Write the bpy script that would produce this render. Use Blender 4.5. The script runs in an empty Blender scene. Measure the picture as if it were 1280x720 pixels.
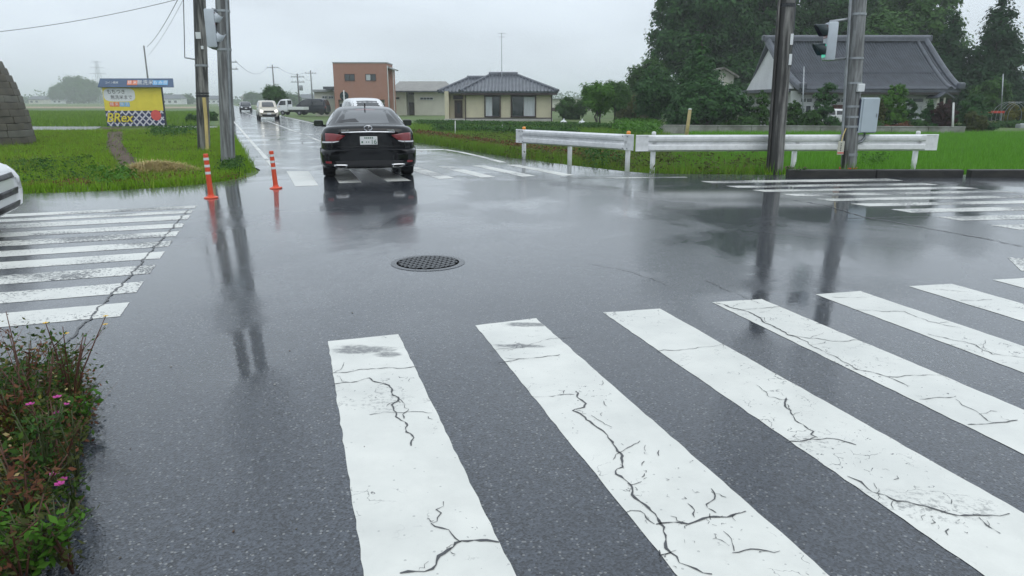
import bpy, bmesh, math, random
import numpy as np
from mathutils import Vector, Matrix
from mathutils.bvhtree import BVHTree

random.seed(7)
RNG = np.random.default_rng(11)
PI = math.pi
scn = bpy.context.scene
COL = scn.collection
rad = math.radians

# ------------------------------------------------------------------ camera
F, HY, CH = 890.0, 127.0, 1.5            # focal length and horizon row in a 1280 x 720 frame, eye height
PITCH = math.atan((360 - HY) / F)
cam_d = bpy.data.cameras.new('camera')
cam_d.sensor_width = 36.0
cam_d.lens = F / 1280 * 36
cam_d.clip_start = 0.05
cam_d.clip_end = 6000
cam = bpy.data.objects.new('camera', cam_d)
COL.objects.link(cam)
cam.location = (0, 0, CH)
cam.rotation_euler = (PI / 2 - PITCH, 0, 0)
scn.camera = cam

# ------------------------------------------------------------------ sky, sun, exposure
SUN_EL, SUN_AZ = rad(58), rad(150)
world = bpy.data.worlds.new('World')
scn.world = world
world.use_nodes = True
wn, wl = world.node_tree.nodes, world.node_tree.links
wn.clear()
w_out = wn.new('ShaderNodeOutputWorld')
w_bg = wn.new('ShaderNodeBackground')
w_bg.inputs['Strength'].default_value = 0.1
sky = wn.new('ShaderNodeTexSky')
sky.sky_type = 'NISHITA'
sky.sun_disc = False
sky.sun_elevation = SUN_EL
sky.sun_rotation = SUN_AZ
sky.dust_density = 6.0
tc = wn.new('ShaderNodeTexCoord')
sep = wn.new('ShaderNodeSeparateXYZ')
wl.new(tc.outputs['Generated'], sep.inputs[0])
# overcast dome: the luminance of an overcast sky rises from horizon to zenith
ramp = wn.new('ShaderNodeMapRange')
ramp.inputs['From Min'].default_value = 0.0
ramp.inputs['From Max'].default_value = 1.0
ramp.inputs['To Min'].default_value = 9.0
ramp.inputs['To Max'].default_value = 12.5
wl.new(sep.outputs['Z'], ramp.inputs['Value'])
cn = wn.new('ShaderNodeTexNoise')
cn.inputs['Scale'].default_value = 3.0
cn.inputs['Detail'].default_value = 4.0
cmap = wn.new('ShaderNodeMapping')
cmap.inputs['Scale'].default_value = (1, 1, 3.5)
wl.new(tc.outputs['Generated'], cmap.inputs['Vector'])
wl.new(cmap.outputs[0], cn.inputs['Vector'])
cr = wn.new('ShaderNodeMapRange')
cr.inputs['From Min'].default_value = 0.3
cr.inputs['From Max'].default_value = 0.7
cr.inputs['To Min'].default_value = 0.88
cr.inputs['To Max'].default_value = 1.12
wl.new(cn.outputs['Fac'], cr.inputs['Value'])
mm = wn.new('ShaderNodeMath'); mm.operation = 'MULTIPLY'
wl.new(ramp.outputs[0], mm.inputs[0]); wl.new(cr.outputs[0], mm.inputs[1])
vm = wn.new('ShaderNodeVectorMath'); vm.operation = 'SCALE'
vm.inputs[0].default_value = (0.885, 0.985, 1.085)
wl.new(mm.outputs[0], vm.inputs['Scale'])
mx = wn.new('ShaderNodeMix'); mx.data_type = 'RGBA'
mx.inputs['Factor'].default_value = 0.94
wl.new(sky.outputs[0], mx.inputs[6]); wl.new(vm.outputs[0], mx.inputs[7])
wl.new(mx.outputs[2], w_bg.inputs['Color'])
wl.new(w_bg.outputs[0], w_out.inputs['Surface'])

sun_d = bpy.data.lights.new('sun', 'SUN')
sun_d.energy = 0.6
sun_d.angle = rad(40)
sun_d.color = (1.0, 0.98, 0.94)
sun = bpy.data.objects.new('sun', sun_d)
COL.objects.link(sun)
sun.location = (0, -20, 40)
sdir = Vector((math.sin(SUN_AZ) * math.cos(SUN_EL), math.cos(SUN_AZ) * math.cos(SUN_EL), math.sin(SUN_EL)))
sun.rotation_euler = sdir.to_track_quat('Z', 'Y').to_euler()

vs = scn.view_settings
vs.view_transform = 'Standard'
vs.look = 'None'
vs.exposure = 0.0
vs.gamma = 1.0
vs.use_curve_mapping = False
scn.render.engine = 'CYCLES'
scn.cycles.use_denoising = True
scn.cycles.max_bounces = 6
scn.cycles.volume_bounces = 1
scn.cycles.transparent_max_bounces = 8
scn.cycles.caustics_reflective = False
scn.cycles.caustics_refractive = False

# ------------------------------------------------------------------ rays of the photograph: a pixel gives a point at a chosen height or distance
CP, SP = math.cos(PITCH), math.sin(PITCH)
def ray(u, v):
    x = (u - 640) / F; y = (360 - v) / F
    return Vector((x, CP + y * SP, -SP + y * CP))
def gp(u, v, z=0.0):
    d = ray(u, v); t = (z - CH) / d.z
    return Vector((d.x * t, d.y * t, z))
def at(u, v, Y):
    d = ray(u, v); t = Y / d.y
    return Vector((d.x * t, Y, CH + d.z * t))

# ------------------------------------------------------------------ materials
MATS = {}
def _nodes(name):
    m = bpy.data.materials.new(name); m.use_nodes = True
    nt = m.node_tree
    b = nt.nodes['Principled BSDF']
    return m, nt, b
def ramp2(nt, fac, c0, c1, p0=0.3, p1=0.7):
    r = nt.nodes.new('ShaderNodeValToRGB')
    r.color_ramp.elements[0].position = p0; r.color_ramp.elements[1].position = p1
    r.color_ramp.elements[0].color = (*c0, 1); r.color_ramp.elements[1].color = (*c1, 1)
    nt.links.new(fac, r.inputs[0])
    return r.outputs[0]
def noise(nt, scale, detail=4, vec=None, rough=0.55, dist=0.0):
    n = nt.nodes.new('ShaderNodeTexNoise')
    n.inputs['Scale'].default_value = scale; n.inputs['Detail'].default_value = detail
    n.inputs['Roughness'].default_value = rough; n.inputs['Distortion'].default_value = dist
    if vec is None:
        t = nt.nodes.new('ShaderNodeTexCoord'); vec = t.outputs['Object']
    nt.links.new(vec, n.inputs['Vector'])
    return n.outputs['Fac']
def mapped(nt, scale=(1, 1, 1), rot=(0, 0, 0)):
    t = nt.nodes.new('ShaderNodeTexCoord'); m = nt.nodes.new('ShaderNodeMapping')
    m.inputs['Scale'].default_value = scale; m.inputs['Rotation'].default_value = rot
    nt.links.new(t.outputs['Object'], m.inputs['Vector'])
    return m.outputs[0]
def math_n(nt, op, a, b=None, c=None):
    n = nt.nodes.new('ShaderNodeMath'); n.operation = op
    for i, q in enumerate((a, b, c)):
        if q is None: continue
        if isinstance(q, (int, float)): n.inputs[i].default_value = q
        else: nt.links.new(q, n.inputs[i])
    return n.outputs[0]
def mrange(nt, v, a, b, c, d):
    n = nt.nodes.new('ShaderNodeMapRange')
    nt.links.new(v, n.inputs['Value'])
    for k, q in zip(('From Min', 'From Max', 'To Min', 'To Max'), (a, b, c, d)): n.inputs[k].default_value = q
    return n.outputs[0]
def mixc(nt, fac, a, b):
    n = nt.nodes.new('ShaderNodeMix'); n.data_type = 'RGBA'
    if isinstance(fac, (int, float)): n.inputs[0].default_value = fac
    else: nt.links.new(fac, n.inputs[0])
    for i, q in ((6, a), (7, b)):
        if isinstance(q, tuple): n.inputs[i].default_value = (*q, 1)
        else: nt.links.new(q, n.inputs[i])
    return n.outputs[2]
def bump(nt, b, height, strength, dist=0.01):
    n = nt.nodes.new('ShaderNodeBump')
    if isinstance(strength, (int, float)): n.inputs['Strength'].default_value = strength
    else: nt.links.new(strength, n.inputs['Strength'])
    n.inputs['Distance'].default_value = dist
    nt.links.new(height, n.inputs['Height'])
    nt.links.new(n.outputs[0], b.inputs['Normal'])
def pm(name, col, rough=0.55, var=0.2, scale=6.0, metal=0.0, coat=0.0, bmp=0.0, stretch=(1, 1, 1), spec=0.5, emit=0.0):
    """painted / plain material with uneven colour and gloss"""
    if name in MATS: return MATS[name]
    m, nt, b = _nodes(name)
    v = mapped(nt, stretch)
    n = noise(nt, scale, 5, v)
    lo = tuple(c * (1 - var) for c in col); hi = tuple(min(1, c * (1 + var * 0.7)) for c in col)
    nt.links.new(ramp2(nt, n, lo, hi), b.inputs['Base Color'])
    nt.links.new(mrange(nt, n, 0.25, 0.75, max(0.02, rough * 0.75), min(1, rough * 1.25)), b.inputs['Roughness'])
    b.inputs['Metallic'].default_value = metal
    b.inputs['Coat Weight'].default_value = coat
    b.inputs['Coat Roughness'].default_value = 0.05
    b.inputs['Specular IOR Level'].default_value = spec
    if bmp: bump(nt, b, noise(nt, scale * 6, 4, v), bmp)
    if emit:
        b.inputs['Emission Color'].default_value = (*col, 1); b.inputs['Emission Strength'].default_value = emit
    MATS[name] = m
    return m
def leaf_mat(name, c0, c1, c2, rough=0.45, trans=0.33):
    """leaf colour differs from leaf to leaf"""
    if name in MATS: return MATS[name]
    m, nt, b = _nodes(name)
    g = nt.nodes.new('ShaderNodeNewGeometry')
    r = nt.nodes.new('ShaderNodeValToRGB')
    r.color_ramp.elements[0].color = (*c0, 1); r.color_ramp.elements[1].color = (*c2, 1)
    e = r.color_ramp.elements.new(0.55); e.color = (*c1, 1)
    n = noise(nt, 0.9, 3)
    f = math_n(nt, 'ADD', math_n(nt, 'MULTIPLY', g.outputs['Random Per Island'], 0.6), math_n(nt, 'MULTIPLY', n, 0.4))
    nt.links.new(f, r.inputs[0])
    nt.links.new(r.outputs[0], b.inputs['Base Color'])
    b.inputs['Roughness'].default_value = max(rough, .55)
    b.inputs['Specular IOR Level'].default_value = 0.12
    tr = nt.nodes.new('ShaderNodeBsdfTranslucent'); nt.links.new(r.outputs[0], tr.inputs[0])
    ms = nt.nodes.new('ShaderNodeMixShader'); ms.inputs[0].default_value = trans
    out = nt.nodes['Material Output']
    nt.links.new(b.outputs[0], ms.inputs[1]); nt.links.new(tr.outputs[0], ms.inputs[2])
    nt.links.new(ms.outputs[0], out.inputs['Surface'])
    MATS[name] = m
    return m

def make_asphalt():
    m, nt, b = _nodes('wet_asphalt')
    t = nt.nodes.new('ShaderNodeTexCoord'); P = t.outputs['Object']
    vo = nt.nodes.new('ShaderNodeTexVoronoi'); vo.inputs['Scale'].default_value = 120
    nt.links.new(P, vo.inputs['Vector'])
    bw = nt.nodes.new('ShaderNodeRGBToBW'); nt.links.new(vo.outputs['Color'], bw.inputs[0])
    stone = ramp2(nt, bw.outputs[0], (0.007, 0.009, 0.013), (0.072, 0.084, 0.106), 0.22, 0.85)
    vo2 = nt.nodes.new('ShaderNodeTexVoronoi'); vo2.inputs['Scale'].default_value = 64
    nt.links.new(P, vo2.inputs['Vector'])
    bw2 = nt.nodes.new('ShaderNodeRGBToBW'); nt.links.new(vo2.outputs['Color'], bw2.inputs[0])
    near_c = math_n(nt, 'LESS_THAN', vo2.outputs['Distance'], 0.33)
    bright = math_n(nt, 'MULTIPLY', math_n(nt, 'GREATER_THAN', bw2.outputs[0], 0.74), near_c)
    c = mixc(nt, math_n(nt, 'MULTIPLY', bright, 0.8), stone, (0.26, 0.265, 0.265))
    big = noise(nt, 0.35, 5, P)
    c = mixc(nt, mrange(nt, big, 0.35, 0.7, 0.0, 0.45), c, (0.034, 0.039, 0.048))
    nt.links.new(c, b.inputs['Base Color'])
    # standing water: shallow pools where the surface dips
    pn = noise(nt, 0.55, 6, mapped(nt, (1.0, 0.8, 1)), 0.6, 0.4)
    pool = mrange(nt, pn, 0.47, 0.63, 0.0, 1.0)
    for (cx, cy, rx, ry, k) in ((-3.1, 12.2, 2.3, 2.8, 1.0), (4.3, 11.5, 2.6, 3.4, 0.95), (3.4, 7.2, 1.6, 1.6, .7), (-5.2, 11.5, 2.0, 2.2, 0.8), (-3.1, 6.2, .8, 2.6, .75),
                                (-2.1, 3.2, 0.7, 1.4, 0.6), (1.0, 17.0, 3.0, 1.5, 0.7), (2.8, 4.2, 0.5, .8, .5), (-1.65, 4.1, .42, .75, 1.0), (1.9, 5.0, .5, .7, .9), (2.5, 4.0, .35, .5, .8), (2.15, 2.9, .3, .5, .7), (-1.9, 1.9, .4, .7, .8)):
        s = nt.nodes.new('ShaderNodeVectorMath'); s.operation = 'SUBTRACT'; nt.links.new(P, s.inputs[0]); s.inputs[1].default_value = (cx, cy, 0)
        q = nt.nodes.new('ShaderNodeVectorMath'); q.operation = 'DIVIDE'; nt.links.new(s.outputs[0], q.inputs[0]); q.inputs[1].default_value = (rx, ry, 1)
        l = nt.nodes.new('ShaderNodeVectorMath'); l.operation = 'LENGTH'; nt.links.new(q.outputs[0], l.inputs[0])
        e = math_n(nt, 'SUBTRACT', 1.25, math_n(nt, 'ADD', l.outputs['Value'], math_n(nt, 'MULTIPLY', math_n(nt, 'SUBTRACT', pn, 0.5), -2.2)))
        e = mrange(nt, e, 0.0, 0.6, 0.0, k)
        pool = math_n(nt, 'MAXIMUM', pool, e)
    nt.links.new(mrange(nt, pool, 0, 1, 0.42, 0.2), b.inputs['Roughness'])
    b.inputs['Coat Weight'].default_value = 1.0
    b.inputs['Coat IOR'].default_value = 1.55
    nt.links.new(mrange(nt, pool, 0, 1, 0.09, 0.045), b.inputs['Coat Roughness'])
    film = nt.nodes.new('ShaderNodeBump'); film.inputs['Distance'].default_value = 0.01
    nt.links.new(mrange(nt, pool, 0, 1, 0.07, 0.03), film.inputs['Strength'])
    grit = math_n(nt, 'ADD', vo.outputs['Distance'], math_n(nt, 'MULTIPLY', vo2.outputs['Distance'], 0.6))
    rip = noise(nt, 16, 3, mapped(nt, (1, 1.4, 1)))
    h = nt.nodes.new('ShaderNodeMix'); h.data_type = 'FLOAT'
    nt.links.new(pool, h.inputs[0]); nt.links.new(grit, h.inputs[2]); nt.links.new(rip, h.inputs[3])
    bump(nt, b, grit, 0.35, 0.012)
    nt.links.new(h.outputs[0], film.inputs['Height']); nt.links.new(film.outputs[0], b.inputs['Coat Normal'])
    b.inputs['Specular IOR Level'].default_value = 0.08
    MATS['asphalt'] = m
    return m
def make_road_paint(name, wear):
    m, nt, b = _nodes(name)
    t = nt.nodes.new('ShaderNodeTexCoord'); P = t.outputs['Object']
    g = noise(nt, 2.0, 5, P)
    white = ramp2(nt, g, (0.63, 0.635, 0.595), (0.72, 0.72, 0.67), 0.35, 0.65)
    # fine crazing, only in patches
    v = nt.nodes.new('ShaderNodeTexVoronoi'); v.feature = 'DISTANCE_TO_EDGE'; v.inputs['Scale'].default_value = 7
    wv = nt.nodes.new('ShaderNodeVectorMath'); wv.operation = 'ADD'
    nz = nt.nodes.new('ShaderNodeTexNoise'); nz.inputs['Scale'].default_value = 6; nz.inputs['Detail'].default_value = 5
    nt.links.new(P, nz.inputs['Vector'])
    sc_ = nt.nodes.new('ShaderNodeVectorMath'); sc_.operation = 'SCALE'; sc_.inputs['Scale'].default_value = 0.35
    nt.links.new(nz.outputs['Color'], sc_.inputs[0]); nt.links.new(P, wv.inputs[0]); nt.links.new(sc_.outputs[0], wv.inputs[1])
    nt.links.new(wv.outputs[0], v.inputs['Vector'])
    crack = math_n(nt, 'LESS_THAN', v.outputs['Distance'], 0.014)
    broken = mrange(nt, noise(nt, 9, 4, P), 0.50, 0.56, 0, 1)
    patch_ = mrange(nt, noise(nt, 1.1, 3, P), 0.5, 0.6, 0, 1)
    crack = math_n(nt, 'MULTIPLY', math_n(nt, 'MULTIPLY', crack, broken), patch_)
    # worn flakes
    fl = noise(nt, 34, 5, P, 0.7)
    area = noise(nt, 0.8, 4, P)
    wornth = mrange(nt, area, 0.35, 0.7, 0.86 - 0.18 * wear, 0.66 - 0.34 * wear)
    worn = math_n(nt, 'GREATER_THAN', fl, wornth)
    # small chips and dirt specks
    ch = nt.nodes.new('ShaderNodeTexVoronoi'); ch.inputs['Scale'].default_value = 42; nt.links.new(P, ch.inputs['Vector'])
    cb = nt.nodes.new('ShaderNodeRGBToBW'); nt.links.new(ch.outputs['Color'], cb.inputs[0])
    chip = math_n(nt, 'MULTIPLY', math_n(nt, 'GREATER_THAN', cb.outputs[0], 0.80), math_n(nt, 'LESS_THAN', ch.outputs['Distance'], 0.22))
    dirt = mrange(nt, noise(nt, 5, 6, P, 0.7), 0.45, 0.75, 0, 0.22)
    c = mixc(nt, dirt, white, (0.38, 0.38, 0.36))
    c = mixc(nt, math_n(nt, 'MULTIPLY', chip, 0.45), c, (0.2, 0.2, 0.2))
    # muddy smears where wheels drop their dirt
    sm_n = noise(nt, 7, 6, mapped(nt, (.6, 1.6, 1)), .75)
    for (u, v, rx, ry) in ((455, 437, .20, .085), (486, 443, .10, .05), (657, 406, .17, .05), (648, 433, .14, .045), (1010, 555, .12, .10), (1130, 627, .30, .10), (1180, 640, .2, .08), (480, 500, .14, .16)):
        q0 = gp(u, v)
        s_ = nt.nodes.new('ShaderNodeVectorMath'); s_.operation = 'SUBTRACT'; nt.links.new(P, s_.inputs[0]); s_.inputs[1].default_value = (q0.x, q0.y, 0)
        d_ = nt.nodes.new('ShaderNodeVectorMath'); d_.operation = 'DIVIDE'; nt.links.new(s_.outputs[0], d_.inputs[0]); d_.inputs[1].default_value = (rx, ry, 1)
        l_ = nt.nodes.new('ShaderNodeVectorMath'); l_.operation = 'LENGTH'; nt.links.new(d_.outputs[0], l_.inputs[0])
        k_ = 1.0
        e_ = mrange(nt, math_n(nt, 'ADD', math_n(nt, 'MULTIPLY', l_.outputs['Value'], -1.0), math_n(nt, 'MULTIPLY', sm_n, 2.6)), .2, .62, 0, .85 * k_)
        grain = mrange(nt, fl, .34, .52, .45, 1) if (u < 700 and u != 480) else mrange(nt, fl, .50, .62, 0, .5)
        c = mixc(nt, math_n(nt, 'MULTIPLY', e_, grain), c, (0.11, 0.115, 0.12))
    c = mixc(nt, math_n(nt, 'MAXIMUM', crack, worn), c, (0.05, 0.052, 0.058))
    nt.links.new(c, b.inputs['Base Color'])
    b.inputs['Roughness'].default_value = 0.45
    b.inputs['Specular IOR Level'].default_value = 0.1
    b.inputs['Coat Weight'].default_value = 0.75; b.inputs['Coat IOR'].default_value = 1.4; b.inputs['Coat Roughness'].default_value = 0.3
    bump(nt, b, noise(nt, 90, 3, P), 0.12, 0.005)
    MATS[name] = m
    return m
def make_ground(name, cols, scale, rough=0.8):
    m, nt, b = _nodes(name)
    n1 = noise(nt, scale, 6); n2 = noise(nt, scale * 14, 4)
    f = math_n(nt, 'ADD', math_n(nt, 'MULTIPLY', n1, 0.65), math_n(nt, 'MULTIPLY', n2, 0.35))
    r = nt.nodes.new('ShaderNodeValToRGB')
    r.color_ramp.elements[0].position = 0.36; r.color_ramp.elements[1].position = 0.64
    r.color_ramp.elements[0].color = (*cols[0], 1); r.color_ramp.elements[1].color = (*cols[-1], 1)
    for k, c in enumerate(cols[1:-1]):
        e = r.color_ramp.elements.new(0.36 + 0.28 * (k + 1) / (len(cols) - 1)); e.color = (*c, 1)
    nt.links.new(f, r.inputs[0]); nt.links.new(r.outputs[0], b.inputs['Base Color'])
    b.inputs['Roughness'].default_value = rough
    bump(nt, b, n2, 0.6, 0.05)
    MATS[name] = m
    return m
def make_streaked(name, base, dark, scale=3.0, rough=0.5, stretch=(6, 6, 0.5), soaked=False):
    """weathered concrete or wood with vertical rain streaks"""
    m, nt, b = _nodes(name)
    s = noise(nt, scale, 5, mapped(nt, stretch))
    g = noise(nt, 9, 5)
    c = ramp2(nt, s, dark, base, 0.38, 0.62)
    c = mixc(nt, mrange(nt, g, 0.4, 0.75, 0, 0.35), c, tuple(x * 0.5 for x in base))
    if soaked:                                      # the weather side is soaked and dark
        tn = nt.nodes.new('ShaderNodeTexCoord'); sx = nt.nodes.new('ShaderNodeSeparateXYZ'); nt.links.new(tn.outputs['Normal'], sx.inputs[0])
        w_ = math_n(nt, 'ADD', sx.outputs['X'], math_n(nt, 'MULTIPLY', math_n(nt, 'SUBTRACT', s, 0.5), 1.6))
        c = mixc(nt, mrange(nt, w_, -.35, .1, .9, 0), c, dark)
    nt.links.new(c, b.inputs['Base Color'])
    b.inputs['Roughness'].default_value = rough
    bump(nt, b, noise(nt, 60, 4), 0.15, 0.01)
    MATS[name] = m
    return m
def make_car_paint(name, col, rough=0.12, metal=0.0):
    m, nt, b = _nodes(name)
    d = nt.nodes.new('ShaderNodeTexVoronoi'); d.inputs['Scale'].default_value = 160
    t = nt.nodes.new('ShaderNodeTexCoord'); nt.links.new(t.outputs['Object'], d.inputs['Vector'])
    drops = mrange(nt, d.outputs['Distance'], 0.0, 0.35, 1.0, 0.0)
    b.inputs['Base Color'].default_value = (*col, 1)
    nt.links.new(mrange(nt, noise(nt, 3, 4), 0.3, 0.7, rough, rough * 2.2), b.inputs['Roughness'])
    b.inputs['Metallic'].default_value = metal
    b.inputs['Coat Weight'].default_value = 0.45; b.inputs['Coat Roughness'].default_value = 0.04; b.inputs['Specular IOR Level'].default_value = 0.1
    bump(nt, b, drops, 0.06, 0.003)
    MATS[name] = m
    return m
def make_glass(name, col=(0.012, 0.015, 0.018), rough=0.03):
    m, nt, b = _nodes(name)
    b.inputs['Base Color'].default_value = (*col, 1)
    nt.links.new(mrange(nt, noise(nt, 5, 4), 0.3, 0.7, rough, rough * 3), b.inputs['Roughness'])
    b.inputs['Specular IOR Level'].default_value = 0.6
    b.inputs['Coat Weight'].default_value = 0.6; b.inputs['Coat Roughness'].default_value = 0.02
    MATS[name] = m
    return m
def make_roof(name, col):
    m, nt, b = _nodes(name)
    n = noise(nt, 1.4, 5); n2 = noise(nt, 14, 3)
    f = math_n(nt, 'ADD', math_n(nt, 'MULTIPLY', n, 0.5), math_n(nt, 'MULTIPLY', n2, 0.5))
    nt.links.new(ramp2(nt, f, tuple(c * 0.7 for c in col), tuple(c * 1.35 for c in col), 0.38, 0.62), b.inputs['Base Color'])
    b.inputs['Roughness'].default_value = 0.38
    MATS[name] = m
    return m
def make_brick(name):
    m, nt, b = _nodes(name)
    br = nt.nodes.new('ShaderNodeTexBrick')
    br.inputs['Scale'].default_value = 4.0
    br.inputs['Color1'].default_value = (0.40, 0.20, 0.145, 1); br.inputs['Color2'].default_value = (0.34, 0.16, 0.12, 1)
    br.inputs['Mortar'].default_value = (0.34, 0.22, 0.17, 1); br.inputs['Mortar Size'].default_value = 0.012
    t = nt.nodes.new('ShaderNodeTexCoord'); mp = nt.nodes.new('ShaderNodeMapping')
    mp.inputs['Rotation'].default_value = (PI / 2, 0, 0)
    nt.links.new(t.outputs['Object'], mp.inputs[0]); nt.links.new(mp.outputs[0], br.inputs['Vector'])
    s = noise(nt, 0.8, 5, mapped(nt, (3, 3, 0.25)))
    nt.links.new(mixc(nt, mrange(nt, s, 0.45, 0.75, 0, 0.4), br.outputs[0], (0.36, 0.22, 0.18)), b.inputs['Base Color'])
    b.inputs['Roughness'].default_value = 0.7
    MATS[name] = m
    return m

make_asphalt()
make_road_paint('paint_fresh', 0.25)
make_road_paint('paint_worn', 0.7)
make_road_paint('paint_old', 0.98)
make_ground('ground_grass', [(0.06, 0.055, 0.022), (0.07, 0.115, 0.022), (0.09, 0.155, 0.026), (0.13, 0.145, 0.045)], 0.25)
make_ground('paddy_green', [(0.04, 0.115, 0.012), (0.055, 0.15, 0.016), (0.07, 0.165, 0.022)], 0.3)
make_ground('field_green', [(0.045, 0.085, 0.02), (0.065, 0.13, 0.028), (0.085, 0.13, 0.045)], 0.08)
make_ground('bare_soil', [(0.045, 0.026, 0.018), (0.08, 0.045, 0.03), (0.11, 0.07, 0.045)], 1.6)
make_ground('dry_field', [(0.26, 0.20, 0.12), (0.33, 0.26, 0.17), (0.30, 0.25, 0.18)], 0.3)
make_ground('path_grey', [(0.12, 0.12, 0.12), (0.17, 0.17, 0.17), (0.21, 0.21, 0.20)], 0.6, 0.35)
make_streaked('pole_concrete', (0.27, 0.28, 0.28), (0.10, 0.10, 0.10))
make_streaked('pole_dark', (0.26, 0.255, 0.24), (0.022, 0.021, 0.02), 2.2, .45, (6, 6, .5), True)
make_streaked('kerb_concrete', (0.028, 0.027, 0.022), (0.009, 0.009, 0.008), 2.0, 0.5, (1.5, 1.5, 3))
make_streaked('wall_concrete', (0.33, 0.33, 0.31), (0.16, 0.16, 0.14), 1.2, 0.7, (1, 1, 1))
make_streaked('rail_white', (0.84, 0.845, 0.85), (0.74, 0.75, 0.76), 1.6, 0.32, (0.6, 0.6, 3))
make_car_paint('paint_black', (0.006, 0.007, 0.009))
make_car_paint('paint_white', (0.74, 0.75, 0.76))
make_car_paint('paint_cream', (0.60, 0.56, 0.48))
make_car_paint('paint_dark_grey', (0.03, 0.034, 0.042))
make_glass('car_glass')
make_glass('house_glass', (0.035, 0.045, 0.05), 0.05)
make_glass('lamp_red', (0.20, 0.004, 0.010), 0.06)
make_glass('lamp_clear', (0.75, 0.76, 0.78), 0.06)
make_roof('kawara_dark', (0.095, 0.105, 0.125))
make_roof('kawara_grey', (0.072, 0.08, 0.098))
make_roof('roof_brown', (0.19, 0.18, 0.16))
make_brick('brick_wall')
pm('rubber', (0.012, 0.012, 0.013), 0.6)
pm('alloy', (0.45, 0.46, 0.48), 0.3, metal=0.9)
pm('chrome', (0.72, 0.73, 0.75), 0.12, 0.05, metal=1.0)
pm('black_plastic', (0.014, 0.014, 0.016), 0.45)
pm('plate_white', (0.72, 0.73, 0.72), 0.4, 0.05)
pm('plate_green', (0.01, 0.10, 0.05), 0.5, 0.05)
pm('orange_plastic', (0.72, 0.075, 0.02), 0.38, 0.12, 5, coat=0.3)
pm('reflect_white', (0.70, 0.71, 0.70), 0.35, 0.1, 9)
pm('iron', (0.032, 0.035, 0.04), 0.3, 0.4, 20, metal=0.3)
pm('iron_light', (0.10, 0.105, 0.115), 0.28, 0.4, 20, metal=0.2)
pm('galvanised', (0.34, 0.36, 0.38), 0.4, 0.25, 5, metal=0.6)
pm('signal_grey', (0.52, 0.57, 0.62), 0.4, 0.1, 3)
pm('signal_box', (0.46, 0.53, 0.58), 0.4, 0.12, 2)
pm('visor_dark', (0.02, 0.03, 0.06), 0.4, 0.2)
pm('visor_green_dark', (0.012, 0.028, 0.032), 0.4, 0.2)
pm('lens_red', (0.16, 0.015, 0.015), 0.2)
pm('lens_green_lit', (0.05, 0.75, 0.5), 0.3, 0.05, emit=0.35)
pm('headlamp_lit', (1.0, 0.98, 0.92), 0.3, 0.02, emit=1.6)
pm('amber', (0.85, 0.28, 0.02), 0.25, 0.1, 8, coat=0.5)
pm('stake_yellow', (0.52, 0.40, 0.15), 0.5, 0.25, 4, stretch=(3, 3, .5))
pm('timber_stake', (0.40, 0.32, 0.14), 0.6, 0.25, 8)
pm('wire', (0.11, 0.12, 0.13), 0.6, 0.1)
pm('wire_pale', (0.30, 0.32, 0.34), 0.6, 0.1)
pm('sign_yellow', (0.80, 0.66, 0.07), 0.4, 0.08, 1.5)
pm('sign_navy', (0.035, 0.045, 0.12), 0.4, 0.15, 2)
pm('sign_blue', (0.085, 0.13, 0.22), 0.35, 0.15, 2)
pm('sign_white', (0.75, 0.77, 0.78), 0.4, 0.06, 2)
pm('sign_lilac', (0.62, 0.60, 0.66), 0.45, 0.06, 2)
pm('sign_orange', (0.80, 0.20, 0.08), 0.4, 0.06)
pm('sign_cyan', (0.18, 0.45, 0.75), 0.4, 0.06)
pm('sign_red', (0.72, 0.10, 0.09), 0.4, 0.1)
pm('sign_black', (0.03, 0.03, 0.035), 0.5, 0.1)
pm('wall_beige', (0.58, 0.53, 0.39), 0.7, 0.12, 1.2, bmp=0.1)
pm('wall_cream', (0.56, 0.55, 0.47), 0.7, 0.12, 0.8)
pm('wall_white', (0.68, 0.69, 0.68), 0.7, 0.1, 0.8)
pm('wall_plaster', (0.50, 0.49, 0.45), 0.7, 0.15, 0.8)
pm('base_stone', (0.42, 0.41, 0.39), 0.7, 0.15, 2)
pm('frame_dark', (0.045, 0.03, 0.03), 0.4, 0.2)
pm('frame_white', (0.6, 0.61, 0.62), 0.4, 0.1)
pm('door_brown', (0.06, 0.04, 0.035), 0.5, 0.25, 4)
pm('door_red', (0.11, 0.035, 0.03), 0.5, 0.25, 4)
pm('curtain', (0.50, 0.53, 0.55), 0.6, 0.2, 3, stretch=(6, 6, .3))
pm('wood_dark', (0.03, 0.026, 0.024), 0.6, 0.3, 4)
pm('stone_block', (0.10, 0.09, 0.07), 0.7, 0.4, 2.6, bmp=0.5)
pm('stone_block_pale', (0.13, 0.125, 0.105), 0.7, 0.35, 2.6, bmp=0.5)
pm('bark', (0.05, 0.042, 0.034), 0.8, 0.35, 5, bmp=0.5)
pm('stem_green', (0.06, 0.075, 0.025), 0.6, 0.3, 9)
pm('stem_red', (0.10, 0.04, 0.025), 0.6, 0.3, 9)
pm('petal_pink', (0.42, 0.03, 0.24), 0.5, 0.2, 40)
pm('petal_yellow', (0.75, 0.48, 0.03), 0.5, 0.2, 40)
pm('wet_soil', (0.022, 0.015, 0.011), 0.5, 0.4, 9, bmp=.6)
pm('crack_dark', (0.06, 0.062, 0.066), 0.4, 0.3, 20)
pm('stain_dark', (0.16, 0.165, 0.17), 0.3, 0.4, 18)
pm('roof_sheet', (0.34, 0.36, 0.37), 0.4, 0.15, 1)
pm('pipe_white', (0.62, 0.63, 0.62), 0.4, 0.1)
pm('red_paint', (0.55, 0.05, 0.03), 0.4, 0.15)
pm('steel_far', (0.36, 0.39, 0.42), 0.6, 0.1)
leaf_mat('leaf_dark', (0.017, 0.053, 0.018), (0.041, 0.112, 0.033), (0.087, 0.203, 0.053))
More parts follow.
